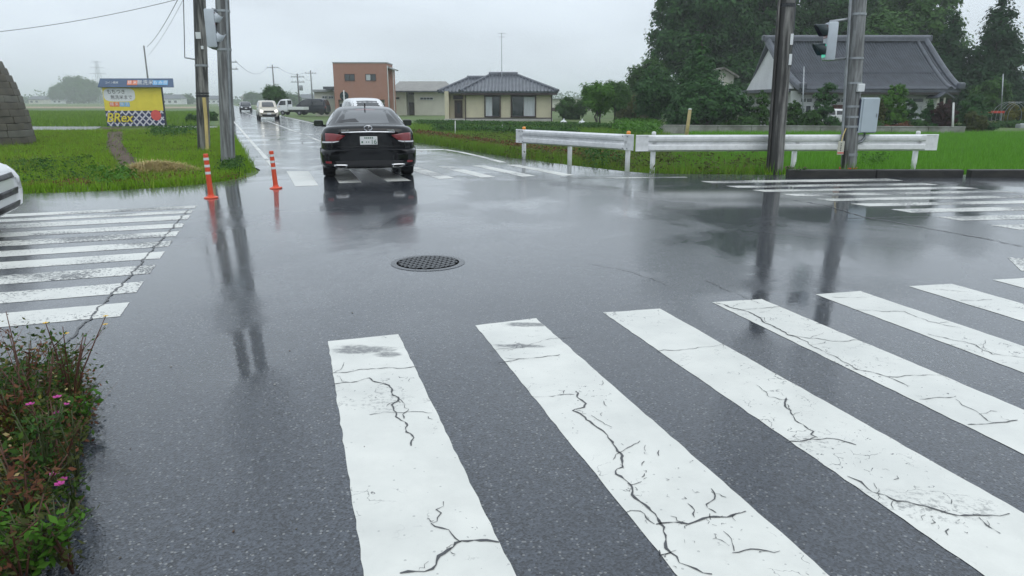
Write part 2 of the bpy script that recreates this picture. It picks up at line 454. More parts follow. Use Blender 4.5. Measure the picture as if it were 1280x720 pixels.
leaf_mat('leaf_loose', (0.036, 0.092, 0.024), (0.066, 0.155, 0.036), (0.108, 0.218, 0.054))
leaf_mat('leaf_mid', (0.024, 0.065, 0.014), (0.048, 0.122, 0.023), (0.084, 0.186, 0.035))
leaf_mat('leaf_bright', (0.036, 0.1, 0.012), (0.072, 0.188, 0.02), (0.12, 0.263, 0.035))
leaf_mat('leaf_olive', (0.04, 0.05, 0.015), (0.075, 0.09, 0.025), (0.13, 0.14, 0.04))
leaf_mat('leaf_yellow', (0.07, 0.08, 0.015), (0.15, 0.15, 0.025), (0.25, 0.22, 0.04))
leaf_mat('leaf_maroon', (0.03, 0.014, 0.016), (0.055, 0.025, 0.025), (0.09, 0.045, 0.035))
leaf_mat('leaf_conifer', (0.012, 0.038, 0.018), (0.028, 0.072, 0.03), (0.051, 0.116, 0.046))
leaf_mat('grass_blade', (0.092, 0.168, 0.014), (0.198, 0.371, 0.024), (0.345, 0.54, 0.049), 0.5, 0.35)
leaf_mat('grass_tuft', (0.11, 0.187, 0.016), (0.198, 0.297, 0.028), (0.297, 0.374, 0.056), 0.5, 0.35)
leaf_mat('grass_dry', (0.117, 0.104, 0.036), (0.182, 0.169, 0.048), (0.26, 0.221, 0.084), 0.6, 0.3)
leaf_mat('verge_blade', (0.081, 0.148, 0.021), (0.151, 0.276, 0.031), (0.254, 0.381, 0.057), 0.5, 0.3)
leaf_mat('rice_blade', (0.081, 0.22, 0.019), (0.139, 0.34, 0.031), (0.195, 0.427, 0.053), 0.5, 0.4)
leaf_mat('weed_red', (0.088, 0.034, 0.02), (0.163, 0.063, 0.033), (0.225, 0.115, 0.055), 0.5, 0.25)
leaf_mat('straw', (0.36, 0.28, 0.12), (0.55, 0.45, 0.21), (0.7, 0.6, 0.33), 0.6, 0.2)
leaf_mat('weed_green', (0.018, 0.044, 0.009), (0.042, 0.094, 0.013), (0.098, 0.163, 0.022), 0.45, 0.3)

# ------------------------------------------------------------------ mesh helpers
class MB:
    """collects shapes, links them as one mesh object"""
    def __init__(s): s.v = []; s.f = []
    def add(s, vs, fs):
        o = len(s.v); s.v.extend(Vector(v) for v in vs); s.f.extend(tuple(i + o for i in f) for f in fs); return s
    def box(s, c, d, rz=0.0, taper=1.0, rx=0.0, ry=0.0):
        x, y, z = d[0] / 2, d[1] / 2, d[2] / 2
        M = Matrix.Translation(c) @ Matrix.Rotation(rz, 4, 'Z') @ Matrix.Rotation(ry, 4, 'Y') @ Matrix.Rotation(rx, 4, 'X')
        P = [(-x, -y, -z), (x, -y, -z), (x, y, -z), (-x, y, -z), (-x * taper, -y * taper, z), (x * taper, -y * taper, z), (x * taper, y * taper, z), (-x * taper, y * taper, z)]
        return s.add([M @ Vector(p) for p in P], [(0, 3, 2, 1), (4, 5, 6, 7), (0, 1, 5, 4), (1, 2, 6, 5), (2, 3, 7, 6), (3, 0, 4, 7)])
    def bev(s, c, d, r=0.02, rz=0.0, rx=0.0):
        """box with chamfered edges"""
        bm = bmesh.new(); bmesh.ops.create_cube(bm, size=1.0)
        bmesh.ops.scale(bm, vec=d, verts=bm.verts)
        bmesh.ops.bevel(bm, geom=list(bm.edges), offset=min(r, min(d) * 0.45), segments=2, affect='EDGES', profile=0.5)
        M = Matrix.Translation(c) @ Matrix.Rotation(rz, 4, 'Z') @ Matrix.Rotation(rx, 4, 'X')
        bm.verts.index_update()
        s.add([M @ v.co for v in bm.verts], [tuple(v.index for v in f.verts) for f in bm.faces]); bm.free(); return s
    def tube(s, pts, r, n=8, cap=True):
        pts = [Vector(p) for p in pts]
        if isinstance(r, (int, float)): r = [r] * len(pts)
        vs, fs = [], []
        up = Vector((0, 0, 1))
        for i, p in enumerate(pts):
            d = (pts[min(i + 1, len(pts) - 1)] - pts[max(i - 1, 0)]).normalized()
            a = d.cross(up)
            if a.length < 1e-3: a = d.cross(Vector((0, 1, 0)))
            a.normalize(); b = d.cross(a)
            for k in range(n):
                t = 2 * PI * k / n
                vs.append(p + (a * math.cos(t) + b * math.sin(t)) * r[i])
        for i in range(len(pts) - 1):
            for k in range(n):
                k2 = (k + 1) % n
                fs.append((i * n + k, i * n + k2, (i + 1) * n + k2, (i + 1) * n + k))
        if cap:
            fs.append(tuple(range(n - 1, -1, -1))); fs.append(tuple((len(pts) - 1) * n + k for k in range(n)))
        return s.add(vs, fs)
    def lathe(s, prof, n=20, M=None, cap=True):
        """profile (r, z) turned round z"""
        M = M or Matrix.Identity(4); vs, fs = [], []
        for (r, z) in prof:
            for k in range(n):
                t = 2 * PI * k / n; vs.append(M @ Vector((r * math.cos(t), r * math.sin(t), z)))
        for i in range(len(prof) - 1):
            for k in range(n):
                k2 = (k + 1) % n; fs.append((i * n + k, i * n + k2, (i + 1) * n + k2, (i + 1) * n + k))
        if cap:
            fs.append(tuple(range(n - 1, -1, -1))); fs.append(tuple((len(prof) - 1) * n + k for k in range(n)))
        return s.add(vs, fs)
    def prism(s, poly, z0, z1, M=None):
        """polygon (x, y) from z0 to z1"""
        M = M or Matrix.Identity(4); n = len(poly)
        vs = [M @ Vector((x, y, z0)) for x, y in poly] + [M @ Vector((x, y, z1)) for x, y in poly]
        fs = [tuple(range(n - 1, -1, -1)), tuple(range(n, 2 * n))] + [(i, (i + 1) % n, n + (i + 1) % n, n + i) for i in range(n)]
        return s.add(vs, fs)
    def build(s, name, mat, parent=None, smooth=False, kind=None):
        me = bpy.data.meshes.new(name)
        me.from_pydata([tuple(v) for v in s.v], [], s.f)
        me.validate(); me.update()
        return link(name, me, mat, parent, smooth, kind)
def link(name, me, mat, parent=None, smooth=False, kind=None):
    o = bpy.data.objects.new(name, me); COL.objects.link(o)
    if mat is not None and not me.materials: me.materials.append(MATS[mat] if isinstance(mat, str) else mat)
    if smooth is True: me.polygons.foreach_set('use_smooth', [True] * len(me.polygons))
    elif smooth: me.shade_smooth(); 
    if parent is not None: o.parent = parent
    if kind: o['kind'] = kind
    return o
def autosmooth(o, ang=35):
    me = o.data
    me.polygons.foreach_set('use_smooth', [True] * len(me.polygons))
    bm = bmesh.new(); bm.from_mesh(me)
    for e in bm.edges:
        if len(e.link_faces) == 2 and e.calc_face_angle(0) > rad(ang): e.smooth = False
    bm.to_mesh(me); bm.free()
    return o
def thing(name, label, cat, loc=(0, 0, 0), rz=0.0, group=None):
    o = bpy.data.objects.new(name, None); COL.objects.link(o)
    o.empty_display_size = 0.2
    o.location = loc; o.rotation_euler = (0, 0, rz)
    return tag(o, label, cat, group)
def tag(o, label, cat, group=None):
    o['label'] = label; o['category'] = cat
    if group: o['group'] = group
    return o
def struct(o):
    o['kind'] = 'structure'; return o
def copy_tree(o, parent=None):
    c = o.copy(); COL.objects.link(c)
    if parent is not None: c.parent = parent
    for ch in o.children: copy_tree(ch, c)
    return c
def text_mesh(name, s, size, mat, parent, M, align='CENTER', shear=0.0, ext=0.0, fat=0.0):
    cu = bpy.data.curves.new(name, 'FONT'); cu.body = s; cu.size = size; cu.align_x = align; cu.align_y = 'CENTER'
    cu.shear = shear; cu.extrude = ext; cu.offset = fat
    o = bpy.data.objects.new(name, cu); COL.objects.link(o)
    dg = bpy.context.evaluated_depsgraph_get()
    me = bpy.data.meshes.new_from_object(o.evaluated_get(dg))
    bpy.data.objects.remove(o); bpy.data.curves.remove(cu)
    me.transform(M)
    me.materials.clear()
    return link(name, me, mat, parent)
def np_mesh(name, verts, faces, mat, parent=None, kind=None):
    """verts (n,3), faces (m,k) arrays"""
    me = bpy.data.meshes.new(name)
    n, (m, k) = len(verts), faces.shape
    me.vertices.add(n); me.vertices.foreach_set('co', np.ascontiguousarray(verts, dtype=np.float32).ravel())
    me.loops.add(m * k); me.loops.foreach_set('vertex_index', np.ascontiguousarray(faces, dtype=np.int32).ravel())
    me.polygons.add(m); me.polygons.foreach_set('loop_start', np.arange(0, m * k, k, dtype=np.int32))
    me.update(calc_edges=True)
    return link(name, me, mat, parent, False, kind)
def leaves(name, P, size, mat, parent=None, aspect=0.55, up=0.7, kind=None, droop=0.0, seed=1, N=None):
    """leaf-shaped faces at the points P"""
    g = np.random.default_rng(seed); n = len(P)
    nrm = g.normal(size=(n, 3)); nrm[:, 2] = np.abs(nrm[:, 2]) + up; nrm /= np.linalg.norm(nrm, axis=1)[:, None]
    if N is not None:                                # leaves face outwards from their twig
        nrm = nrm * .75 + N; nrm /= np.linalg.norm(nrm, axis=1)[:, None] + 1e-9
    t = g.normal(size=(n, 3)); t[:, 2] -= droop; t -= nrm * np.sum(t * nrm, 1)[:, None]; t /= np.linalg.norm(t, axis=1)[:, None] + 1e-9
    b = np.cross(nrm, t)
    s = (size * g.uniform(0.6, 1.35, n))[:, None]
    w = s * aspect
    V = np.stack([P - t * s * 0.5, P + b * w * 0.5 - nrm * s * 0.06, P + t * s * 0.5, P - b * w * 0.5 - nrm * s * 0.06], 1).reshape(-1, 3)
    Fc = np.arange(4 * n).reshape(n, 4)
    return np_mesh(name, V, Fc, mat, parent, kind)
def blades(name, P, h, w, mat, parent=None, lean=0.3, kind='stuff', seed=1):
    """grass blades: narrow triangles from the points P"""
    g = np.random.default_rng(seed); n = len(P)
    a = g.uniform(0, 2 * PI, n); hh = h * g.uniform(0.45, 1.25, n); ww = w * g.uniform(0.6, 1.3, n)
    side = np.stack([np.cos(a), np.sin(a), np.zeros(n)], 1) * ww[:, None] * 0.5
    ld = g.normal(size=(n, 2)) * lean * hh[:, None]
    tip = P + np.stack([ld[:, 0], ld[:, 1], hh], 1)
    V = np.stack([P - side, P + side, tip], 1).reshape(-1, 3)
    return np_mesh(name, V, np.arange(3 * n).reshape(n, 3), mat, parent, kind)
def crown_points(blobs, clumps, per, cr, seed=1, flat=1.0, inner=0.45):
    g = np.random.default_rng(seed); blobs = np.array(blobs, float)
    wgt = (blobs[:, 3] * blobs[:, 4] * blobs[:, 5]) ** (2 / 3); wgt /= wgt.sum()
    idx = g.choice(len(blobs), clumps, p=wgt)
    d = g.normal(size=(clumps, 3)); d /= np.linalg.norm(d, axis=1)[:, None]
    r = (inner ** 3 + (1.05 ** 3 - inner ** 3) * g.uniform(0, 1, clumps)) ** (1 / 3)
    C = blobs[idx, :3] + d * r[:, None] * blobs[idx, 3:]
    s = cr * g.uniform(0.6, 1.4, clumps)
    O = g.normal(size=(clumps, per, 3)) * np.array([1, 1, flat]) * 0.55
    O = np.clip(O, -.85, .85)
    P = C[:, None, :] + O * s[:, None, None]
    N = O / (np.linalg.norm(O, axis=2)[..., None] + 1e-9) + d[:, None, :] * .5 + np.array([0, 0, .35])
    return P.reshape(-1, 3), N.reshape(-1, 3)
def limb(mb, p0, p1, r0, r1, k=5, wob=0.06, seed=0, n=7):
    g = random.Random(seed); p0, p1 = Vector(p0), Vector(p1); L = (p1 - p0).length
    pts = []
    for i in range(k + 1):
        t = i / k; q = p0.lerp(p1, t)
        if 0 < i < k: q += Vector((g.uniform(-1, 1), g.uniform(-1, 1), g.uniform(-.4, .4))) * L * wob
        pts.append(q)
    mb.tube(pts, [r0 + (r1 - r0) * i / k for i in range(k + 1)], n)
def tree(name, label, cat, base, blobs, mat, clumps=150, per=40, cr=0.5, leaf=0.18, trunk=0.18, group=None, seed=1, aspect=0.6, flat=0.8, inner=0.45, multi=1):
    """blobs are relative to the base"""
    t = thing(name, label, cat, base, 0, group)
    mb = MB(); g = random.Random(seed)
    bl = sorted(blobs, key=lambda b: -b[3] * b[5])
    for k in range(multi):
        top = bl[min(k, len(bl) - 1)]
        x0 = 0 if multi == 1 else (k - (multi - 1) / 2) * trunk * 2.2
        limb(mb, (x0, 0, -0.1), (top[0], top[1], top[2] + top[5] * 0.4), trunk, trunk * 0.25, 6, 0.04, seed + k, 8)
    for i, b in enumerate(blobs):
        st = Vector((0, 0, max(0.15, b[2] - b[5] * 0.9) * 0.75))
        limb(mb, st, (b[0], b[1], b[2]), trunk * 0.45, trunk * 0.12, 4, 0.07, seed * 7 + i, 6)
    mb.build('trunk', 'bark', t, True)
    P, N = crown_points(blobs, clumps, per, cr, seed, flat, inner)
    ok = P[:, 2] > 0.03
    leaves('crown', P[ok], leaf, mat, t, aspect, seed=seed, N=N[ok])
    return t

# ================================================================== THE GROUND AND THE ROADS
RD = rad(21.9)                                   # the far road runs 21.9 degrees left of the camera's heading
DV, NV = Vector((-math.sin(RD), math.cos(RD), 0)), Vector((math.cos(RD), math.sin(RD), 0))
def st(s, t, z=0.0): return NV * s + DV * t + Vector((0, 0, z))
def sm(x): x = np.clip(x, 0, 1); return x * x * (3 - 2 * x)
def zt(x, y):
    """height of the land: level at the roads, lower in the fields"""
    x = np.asarray(x, float); y = np.asarray(y, float)
    s = x * NV.x + y * NV.y; t = x * DV.x + y * DV.y
    right = np.minimum(s - 7.3, y - 15.3)
    left = np.minimum(0.2 - s, t - 14.0)
    z = -0.03 - 0.37 * sm(right / 3.5) * (s > 3.5) - 0.10 * sm(left / 9.0) * (s <= 3.5)
    return z
def gz(u, v, it=4):
    """point where a pixel's ray meets the land"""
    z = 0.0
    for _ in range(it):
        p = gp(u, v, z); z = float(zt(p.x, p.y))
    return gp(u, v, z)
ax = np.sinh(np.linspace(-5.6, 5.6, 181)) / np.sinh(5.6) * 2200
ay = np.sinh(np.linspace(-5.0, 5.8, 181)) / np.sinh(5.8) * 2400
GX, GY = np.meshgrid(ax, ay, indexing='ij')
GZ = zt(GX, GY)
V = np.stack([GX, GY, GZ], -1).reshape(-1, 3)
ii, jj = np.meshgrid(np.arange(180), np.arange(180), indexing='ij')
a0 = (ii * 181 + jj).ravel()
struct(np_mesh('ground', V, np.stack([a0, a0 + 181, a0 + 182, a0 + 1], 1), 'ground_grass'))

def sheet(name, pts, z, mat, parent=None, drape=False):
    bm = bmesh.new()
    vs = [bm.verts.new((p[0], p[1], (float(zt(p[0], p[1])) + z) if drape else z)) for p in pts]
    f = bm.faces.new(vs); f.normal_update()
    if f.normal.z < 0: f.normal_flip()
    bmesh.ops.triangulate(bm, faces=[f])
    me = bpy.data.meshes.new(name); bm.to_mesh(me); bm.free()
    return link(name, me, mat, parent)
def rough_edge(pts, step=0.35, amp=0.05, seed=3):
    g = random.Random(seed); out = []
    for a, b in zip(pts[:-1], pts[1:]):
        a, b = Vector((a[0], a[1], 0)), Vector((b[0], b[1], 0)); L = (b - a).length
        n = max(1, min(120, int(L / step))); d = (b - a).normalized(); m = Vector((-d.y, d.x, 0))
        for i in range(n):
            q = a.lerp(b, i / n)
            out.append(q + m * g.uniform(-amp, amp))
    return out
left_low = [(-0.7, -9), (-1.28, 1.0), (-1.69, 2.1), (-2.01, 2.95), (-2.25, 3.45), (-2.75, 3.95), (-6, 2.8), (-70, -22)]
left_top = [(-70, -12.0), (-8.29, 11.9), (-6.84, 12.46), (-6.1, 13.0), (-5.5, 14.0), (-5.4, 15.0), (-5.7, 16.2)]
main_l = [st(.45, 20), st(.5, 30), st(.62, 60), st(.66, 120), st(.66, 700)]
main_r = [st(6.9, 700), st(6.7, 120), st(6.6, 60), st(6.75, 40), gp(520, 178), gp(580, 187), gp(640, 197), gp(700, 205), gp(760, 212), gp(815, 217), Vector((5.4, 15.2, 0)), Vector((12, 15.05, 0)), Vector((70, 17.0, 0))]
right_low = [Vector((70, 4, 0)), Vector((14, 1.0, 0)), Vector((8.5, -2.5, 0)), Vector((8, -9, 0))]
outline = rough_edge(left_low, .3, .04, 1) + rough_edge([left_low[-1]] + left_top[:1], 5, 0) + rough_edge(left_top, .3, .05, 2) + rough_edge([left_top[-1]] + main_l, .5, .06, 4) + rough_edge(main_r, .4, .05, 5) + [main_r[-1]] + right_low
road = struct(sheet('road', outline, 0.0, 'asphalt'))

ZM = 0.0022
def marking(name, quad, mat, z=ZM, jag=0.0035, seed=0):
    pts = [Vector((p[0], p[1], 0)) for p in quad]
    return sheet(name, rough_edge(pts + pts[:1], 0.06, jag, seed), z, mat, road)
# near crossing
tops = [(410, 427), (498, 418), (594, 407), (670, 398), (754, 391), (825, 386), (890, 378), (952, 374), (1019, 368), (1075, 364), (1136, 358), (1190, 355), (1241, 350), (1292, 347), (1340, 342), (1390, 339)]
for k in range(8):
    a, b = gp(*tops[2 * k]), gp(*tops[2 * k + 1])
    al, ar = rad(106.7 - 0.22 * k), rad(107.1 - 0.22 * k)
    da, db = Vector((math.cos(al), math.sin(al), 0)), Vector((math.cos(ar), math.sin(ar), 0))
    marking('crosswalk_stripe', [a, b, b - db * 4.0, a - da * 4.0], 'paint_fresh', seed=k)
# left crossing: ends at the corner side, running away along the side road
lt = [(246, 257), (241, 263), (238, 269), (231, 279), (224, 289), (216, 301), (206, 314.5), (195, 331), (180, 352), (162, 378)]
LD = Vector((math.cos(rad(20.7)), math.sin(rad(20.7)), 0))
for k, (u, v) in enumerate(lt):
    a = gp(u, v)
    nx = gp(*lt[k + 1]) if k < 9 else gp(139, 412)
    b = a.lerp(nx, 0.55)
    L = 4.2
    marking('crosswalk_stripe', [a, b, b - LD * L, a - LD * L], 'paint_old' if k % 3 else 'paint_worn', seed=20 + k)
# right crossing
rt = [(876, 226.5), (907, 232.4), (940, 237.5), (976, 242.7), (1019, 248.5), (1063, 254.7), (1113, 261.6), (1170, 271), (1237, 281.5), (1318, 294)]
RDV = Vector((math.cos(rad(7)), math.sin(rad(7)), 0))
for k, (u, v) in enumerate(rt[:-1]):
    a = gp(u, v); nx = gp(*rt[k + 1]); b = a.lerp(nx, 0.48)
    L = (3.9, 3.9, 4.0, 4, 4, 4, 4, 4, 4)[k]
    marking('crosswalk_stripe', [a, b, b + RDV * L, a + RDV * L], 'paint_old', seed=40 + k)
# far crossing
fx = [[(358, 214), (386, 214), (398, 232), (369, 233)], [(412, 212), (436, 212), (452, 228), (424, 229)], [(458, 211), (480, 211), (514, 226), (484, 227)],
      [(502, 209), (522, 209), (568, 222.5), (549, 224)], [(546, 208), (565, 208), (619, 221), (602, 222)], [(590, 207), (606, 207), (670, 220), (653, 221)], [(633, 206), (649, 206), (719, 219), (704, 220)]]
for k, q in enumerate(fx): marking('crosswalk_stripe', [gp(*p) for p in q], 'paint_worn' if k else 'paint_fresh', seed=60 + k)
def strip(name, pts, w, mat, z=ZM, jit=0.004, seed=1):
    g = random.Random(seed); L, R = [], []
    pts = [Vector((p[0], p[1], 0)) for p in pts]
    ws = w if isinstance(w, (list, tuple)) else [w] * len(pts)
    for i, p in enumerate(pts):
        d = (pts[min(i + 1, len(pts) - 1)] - pts[max(i - 1, 0)]).normalized(); m = Vector((-d.y, d.x, 0))
        L.append(p + m * (ws[i] / 2 + g.uniform(-jit, jit))); R.append(p - m * (ws[i] / 2 + g.uniform(-jit, jit)))
    n = len(pts); mb = MB()
    mb.add([(q.x, q.y, z) for q in L] + [(q.x, q.y, z) for q in R], [(i, n + i, n + i + 1, i + 1) for i in range(n - 1)])
    return mb.build(name, mat, road)
strip('edge_line', [st(1.12, 18.3 + 2.2 * i) for i in range(60)], 0.12, 'paint_worn')
strip('edge_line', [st(6.25, 34 + 2.2 * i) for i in range(60)], 0.15, 'paint_worn')
strip('edge_line', [gp(u, v) for u, v in ((556, 187), (575, 190), (600, 195.5), (629, 203))], 0.17, 'paint_worn')
strip('centre_line', [st(3.65, 27 + 2.2 * i) for i in range(60)], 0.13, 'paint_old')
strip('stop_line', [gp(520, 187.3), gp(537, 187.1), gp(555, 187)], 0.45, 'paint_worn')
strip('edge_line', [gp(u, v) for u, v in ((700, 222), (770, 222.5), (858, 221.5))], 0.14, 'paint_old')
# small remains of an old marking, right edge of the crossing
strip('edge_line', [gp(1276, 323), gp(1294, 340)], 0.22, 'paint_worn')

# cracks: narrow dark seams traced over paint and asphalt
NEAR = []
for k in range(8):
    a_, b_ = gp(*tops[2 * k]), gp(*tops[2 * k + 1]); d_ = Vector((math.cos(rad(106.7 - .22 * k)), math.sin(rad(106.7 - .22 * k)), 0))
    NEAR.append([a_, b_, b_ - d_ * 4, a_ - d_ * 4])
def on_paint(p, q):
    for Q in NEAR:
        if all(all((Q[(i + 1) % 4] - Q[i]).cross(r_ - Q[i]).z < 0 for i in range(4)) for r_ in (p, q)): return True
    return False
def crack(pix, w, z=0.0045, seed=1, n=5, wob=0.008):
    g = random.Random(seed); P = [gp(u, v) for u, v in pix]; pts, ws = [], []
    for a, b in zip(P[:-1], P[1:]):
        L = (b - a).length; d = (b - a).normalized(); m = Vector((-d.y, d.x, 0)); k = max(2, int(L / 0.022)); ph = [g.uniform(0, 6.28) for _ in range(3)]
        for i in range(k):
            pts.append(a.lerp(b, i / k) + m * (g.uniform(-wob, wob) * .6 + wob * 1.6 * math.sin(PI * i / k) * (math.sin(i * .9 + ph[0]) * .6 + math.sin(i * .37 + ph[1])))); ws.append(w * .48 * g.uniform(0.25, 1.6))
    pts.append(P[-1]); ws.append(w * 0.3); ws[0] = w * 0.3
    return strip('crack', pts, ws, 'crack_dark', z, 0.001, seed)
CR = [([(500, 718), (540, 712), (566, 684), (577, 678), (624, 679)], .020), ([(577, 678), (560, 664), (538, 655), (548, 648), (545, 638), (554, 628)], .013),
      ([(412, 467), (460, 462), (522, 459)], .012), ([(416, 481), (462, 473), (490, 486), (499, 500), (492, 514), (502, 526), (516, 545), (514, 558)], .015),
      ([(462, 519), (492, 516), (540, 517)], .008), ([(499, 500), (510, 512), (505, 524)], .008),
      ([(610, 438.5), (640, 437), (688, 424), (720, 421)], .008), ([(618, 453), (680, 447), (700, 444)], .011), ([(668, 497), (718, 494)], .008),
      ([(720, 490), (732, 505), (716, 514), (740, 530), (760, 545), (778, 574), (768, 590), (790, 610), (806, 632), (830, 660), (838, 692), (870, 712), (890, 719)], .017),
      ([(820, 656), (880, 650), (932, 640)], .017), ([(780, 643), (800, 640), (818, 656)], .011), ([(838, 692), (826, 702)], .014),
      ([(765, 575), (785, 560), (800, 552)], .007), ([(860, 630), (868, 648)], .008), ([(890, 612), (884, 636), (895, 642)], .009), ([(740, 520), (765, 535)], .007),
      ([(905, 665), (918, 690)], .009), ([(915, 692), (975, 690)], .009), ([(818, 440), (870, 436), (905, 431)], .010), ([(945, 482), (962, 497), (985, 500)], .008),
      ([(982, 498), (988, 518), (1016, 540), (1022, 548)], .014), ([(980, 552), (1040, 549), (1070, 557)], .012), ([(1060, 596), (1090, 616), (1130, 628), (1200, 646), (1262, 643)], .016),
      ([(1222, 648), (1250, 668)], .010), ([(895, 379), (935, 390), (985, 419), (1000, 424)], .024), ([(915, 388), (950, 386), (975, 383)], .009), ([(985, 419), (1040, 427), (1080, 425)], .010),
      ([(1000, 424), (1030, 440), (1070, 462), (1110, 472), (1135, 484)], .012), ([(1110, 472), (1180, 469)], .009), ([(1150, 500), (1195, 496)], .010), ([(1195, 500), (1235, 527), (1245, 530)], .010),
      ([(1210, 532), (1272, 526)], .011), ([(1040, 372), (1085, 372)], .008), ([(1070, 388), (1130, 390), (1160, 402), (1200, 410)], .010), ([(1160, 418), (1220, 432), (1240, 443), (1280, 448)], .014),
      ([(1175, 362), (1215, 366)], .009), ([(1200, 376), (1240, 375)], .008),
      ([(990, 250), (1030, 256), (1082, 272), (1120, 278), (1190, 291), (1230, 298), (1282, 309)], .045), ([(1060, 273), (1095, 272), (1160, 271)], .035), ([(840, 358), (790, 340), (740, 330)], .012),
      ([(236, 262), (222, 277), (205, 297), (185, 318), (172, 335), (158, 350), (138, 370), (118, 392), (96, 415), (72, 442)], .034), ([(215, 297), (242, 296)], .02),
      ([(880, 350), (950, 380)], .010)]
for k, (px, w) in enumerate(CR):
    crack(px, w, seed=100 + k)
    gb = random.Random(700 + k)
    if w >= .009 and max(v for u, v in px) > 360:                     # hair cracks leaving the main one
        for j in range(1 if w < .014 else 3):
            i = gb.randrange(len(px) - 1); f = gb.random(); u = px[i][0] + (px[i + 1][0] - px[i][0]) * f; v = px[i][1] + (px[i + 1][1] - px[i][1]) * f
            l = gb.uniform(8, 26); a = gb.uniform(0, 6.28); e = (u + math.cos(a) * l, v + math.sin(a) * l * .6); m_ = ((u + e[0]) / 2 + gb.uniform(-4, 4), (v + e[1]) / 2 + gb.uniform(-3, 3))
            if on_paint(gp(u, v), gp(*e)): crack([(u, v), m_, e], gb.uniform(.004, .007), seed=800 + k * 9 + j, wob=.005)
g = random.Random(5)
for k in range(70):                            # short flecks scattered round the worst cracks
    u, v = random.Random(k).choice([(800, 585), (860, 620), (800, 560), (900, 670), (500, 495), (1030, 550), (1130, 630), (1200, 655), (740, 520)])
    u += g.gauss(0, 32); v += g.gauss(0, 22)
    e = (u + g.uniform(-5, 6), v + g.uniform(-3, 8))
    if on_paint(gp(u, v), gp(*e)): crack([(u, v), e], g.uniform(.003, .008), seed=300 + k, wob=.005)

# muddy stains on the paint
def stain(pix, z=0.0062, seed=1):
    P = [gp(u, v) for u, v in pix]
    return sheet('stain', rough_edge(P + P[:1], .025, .014, seed), z, 'stain_dark', road)



for k in range(12):                            # small clods and leaf bits lying on the road
    g = random.Random(900 + k); u, v = g.uniform(150, 460), g.uniform(300, 700)
    p = gp(u, v); r = g.uniform(.003, .008); mb = MB()
    mb.lathe([(r * .4, 0), (r, r * .25), (r * .6, r * .6), (r * .1, r * .7)], 6, Matrix.Translation((p.x, p.y, 0.0005)) @ Matrix.Scale(g.uniform(.5, 1.4), 4, (1, 0, 0)))
    mb.build('pebble', g.choice(['bare_soil', 'base_stone', 'stone_block']), road)

# manhole cover with raised diagonal ribs
mc = gp(535, 328.5)
mh = tag(thing('manhole_cover', '', '', (mc.x, mc.y, 0)), 'round iron manhole cover with diagonal raised ribs in the wet asphalt', 'manhole cover')
MB().lathe([(.30, .0015), (.30, .005), (.35, .005), (.355, .0015)], 40).build('frame_ring', 'iron_light', mh)
MB().lathe([(.01, .003), (.292, .003)], 40, cap=True).build('cover_plate', 'iron', mh)
for sgn in (1, -1):
    for k in range(-4, 5):
        o = k * .062; h = math.sqrt(max(0, .28 ** 2 - o * o))
        MB().box((0, 0, 0), (2 * h, .018, .006)).build('rib', 'iron_light' if sgn > 0 else 'iron', mh)
        r_ = mh.children[-1]; r_.rotation_euler = (0, 0, sgn * rad(45)); r_.location = (-math.sin(sgn * rad(45)) * o, math.cos(sgn * rad(45)) * o, .0065 if sgn > 0 else .0072)

# other ground surfaces
def ground_sheet(name, pts, mat, z=0.012, step=1.5, amp=0.15, seed=1):
    o = sheet(name, rough_edge(pts + pts[:1], step, amp, seed), z, mat, None, True); return struct(o)
def paddy_sheet(name, x0, x1, y0, y1, mat, z):
    nx, ny = 60, 40
    xs = np.linspace(x0, x1, nx); ys = np.linspace(y0, y1, ny)
    X, Y = np.meshgrid(xs, ys, indexing='ij'); Z = zt(X, Y) + z
    i, j = np.meshgrid(np.arange(nx - 1), np.arange(ny - 1), indexing='ij'); a = (i * ny + j).ravel()
    return struct(np_mesh(name, np.stack([X, Y, Z], -1).reshape(-1, 3), np.stack([a, a + ny, a + ny + 1, a + 1], 1), mat))
paddy_sheet('rice_paddy', 3.2, 60, 17.6, 43.6, 'paddy_green', 0.02)
def flat_grid(name, quad, mat, z, n=24, m=24):
    """draped four-cornered patch of land"""
    A, B, C_, D = [np.array((p[0], p[1])) for p in quad]
    u, v = np.meshgrid(np.linspace(0, 1, n), np.linspace(0, 1, m), indexing='ij')
    Q = (A * ((1 - u) * (1 - v))[..., None] + B * (u * (1 - v))[..., None] + C_ * (u * v)[..., None] + D * ((1 - u) * v)[..., None])
    Z = zt(Q[..., 0], Q[..., 1]) + z
    i, j = np.meshgrid(np.arange(n - 1), np.arange(m - 1), indexing='ij'); a = (i * m + j).ravel()
    return struct(np_mesh(name, np.concatenate([Q, Z[..., None]], -1).reshape(-1, 3), np.stack([a, a + m, a + m + 1, a + 1], 1), mat))
flat_grid('farm_path', [gz(-200, 163), gz(118, 163), gz(128, 158.6), gz(-200, 158.6)], 'path_grey', 0.03)
flat_grid('farm_path', [gz(200, 160.5), gz(272, 160.5), gz(272, 158.5), gz(200, 158.5)], 'path_grey', 0.03)
flat_grid('dry_field', [gz(-300, 135.2), gz(262, 135.2), gz(262, 133.2), gz(-300, 133.2)], 'dry_field', 0.05)
flat_grid('bare_soil', [gz(128, 160), gz(152, 160), gz(146, 180), gz(136, 176)], 'bare_soil', 0.03)
ground_sheet('bare_soil', [gz(u, v) for u, v in ((136, 168), (154, 166), (152, 184), (166, 198), (172, 208), (150, 212), (146, 200), (134, 190))], 'bare_soil', 0.05, .3, .12, 3)
flat_grid('field', [gz(-300, 157), gz(268, 157), gz(268, 136.5), gz(-300, 136.5)], 'field_green', 0.012)

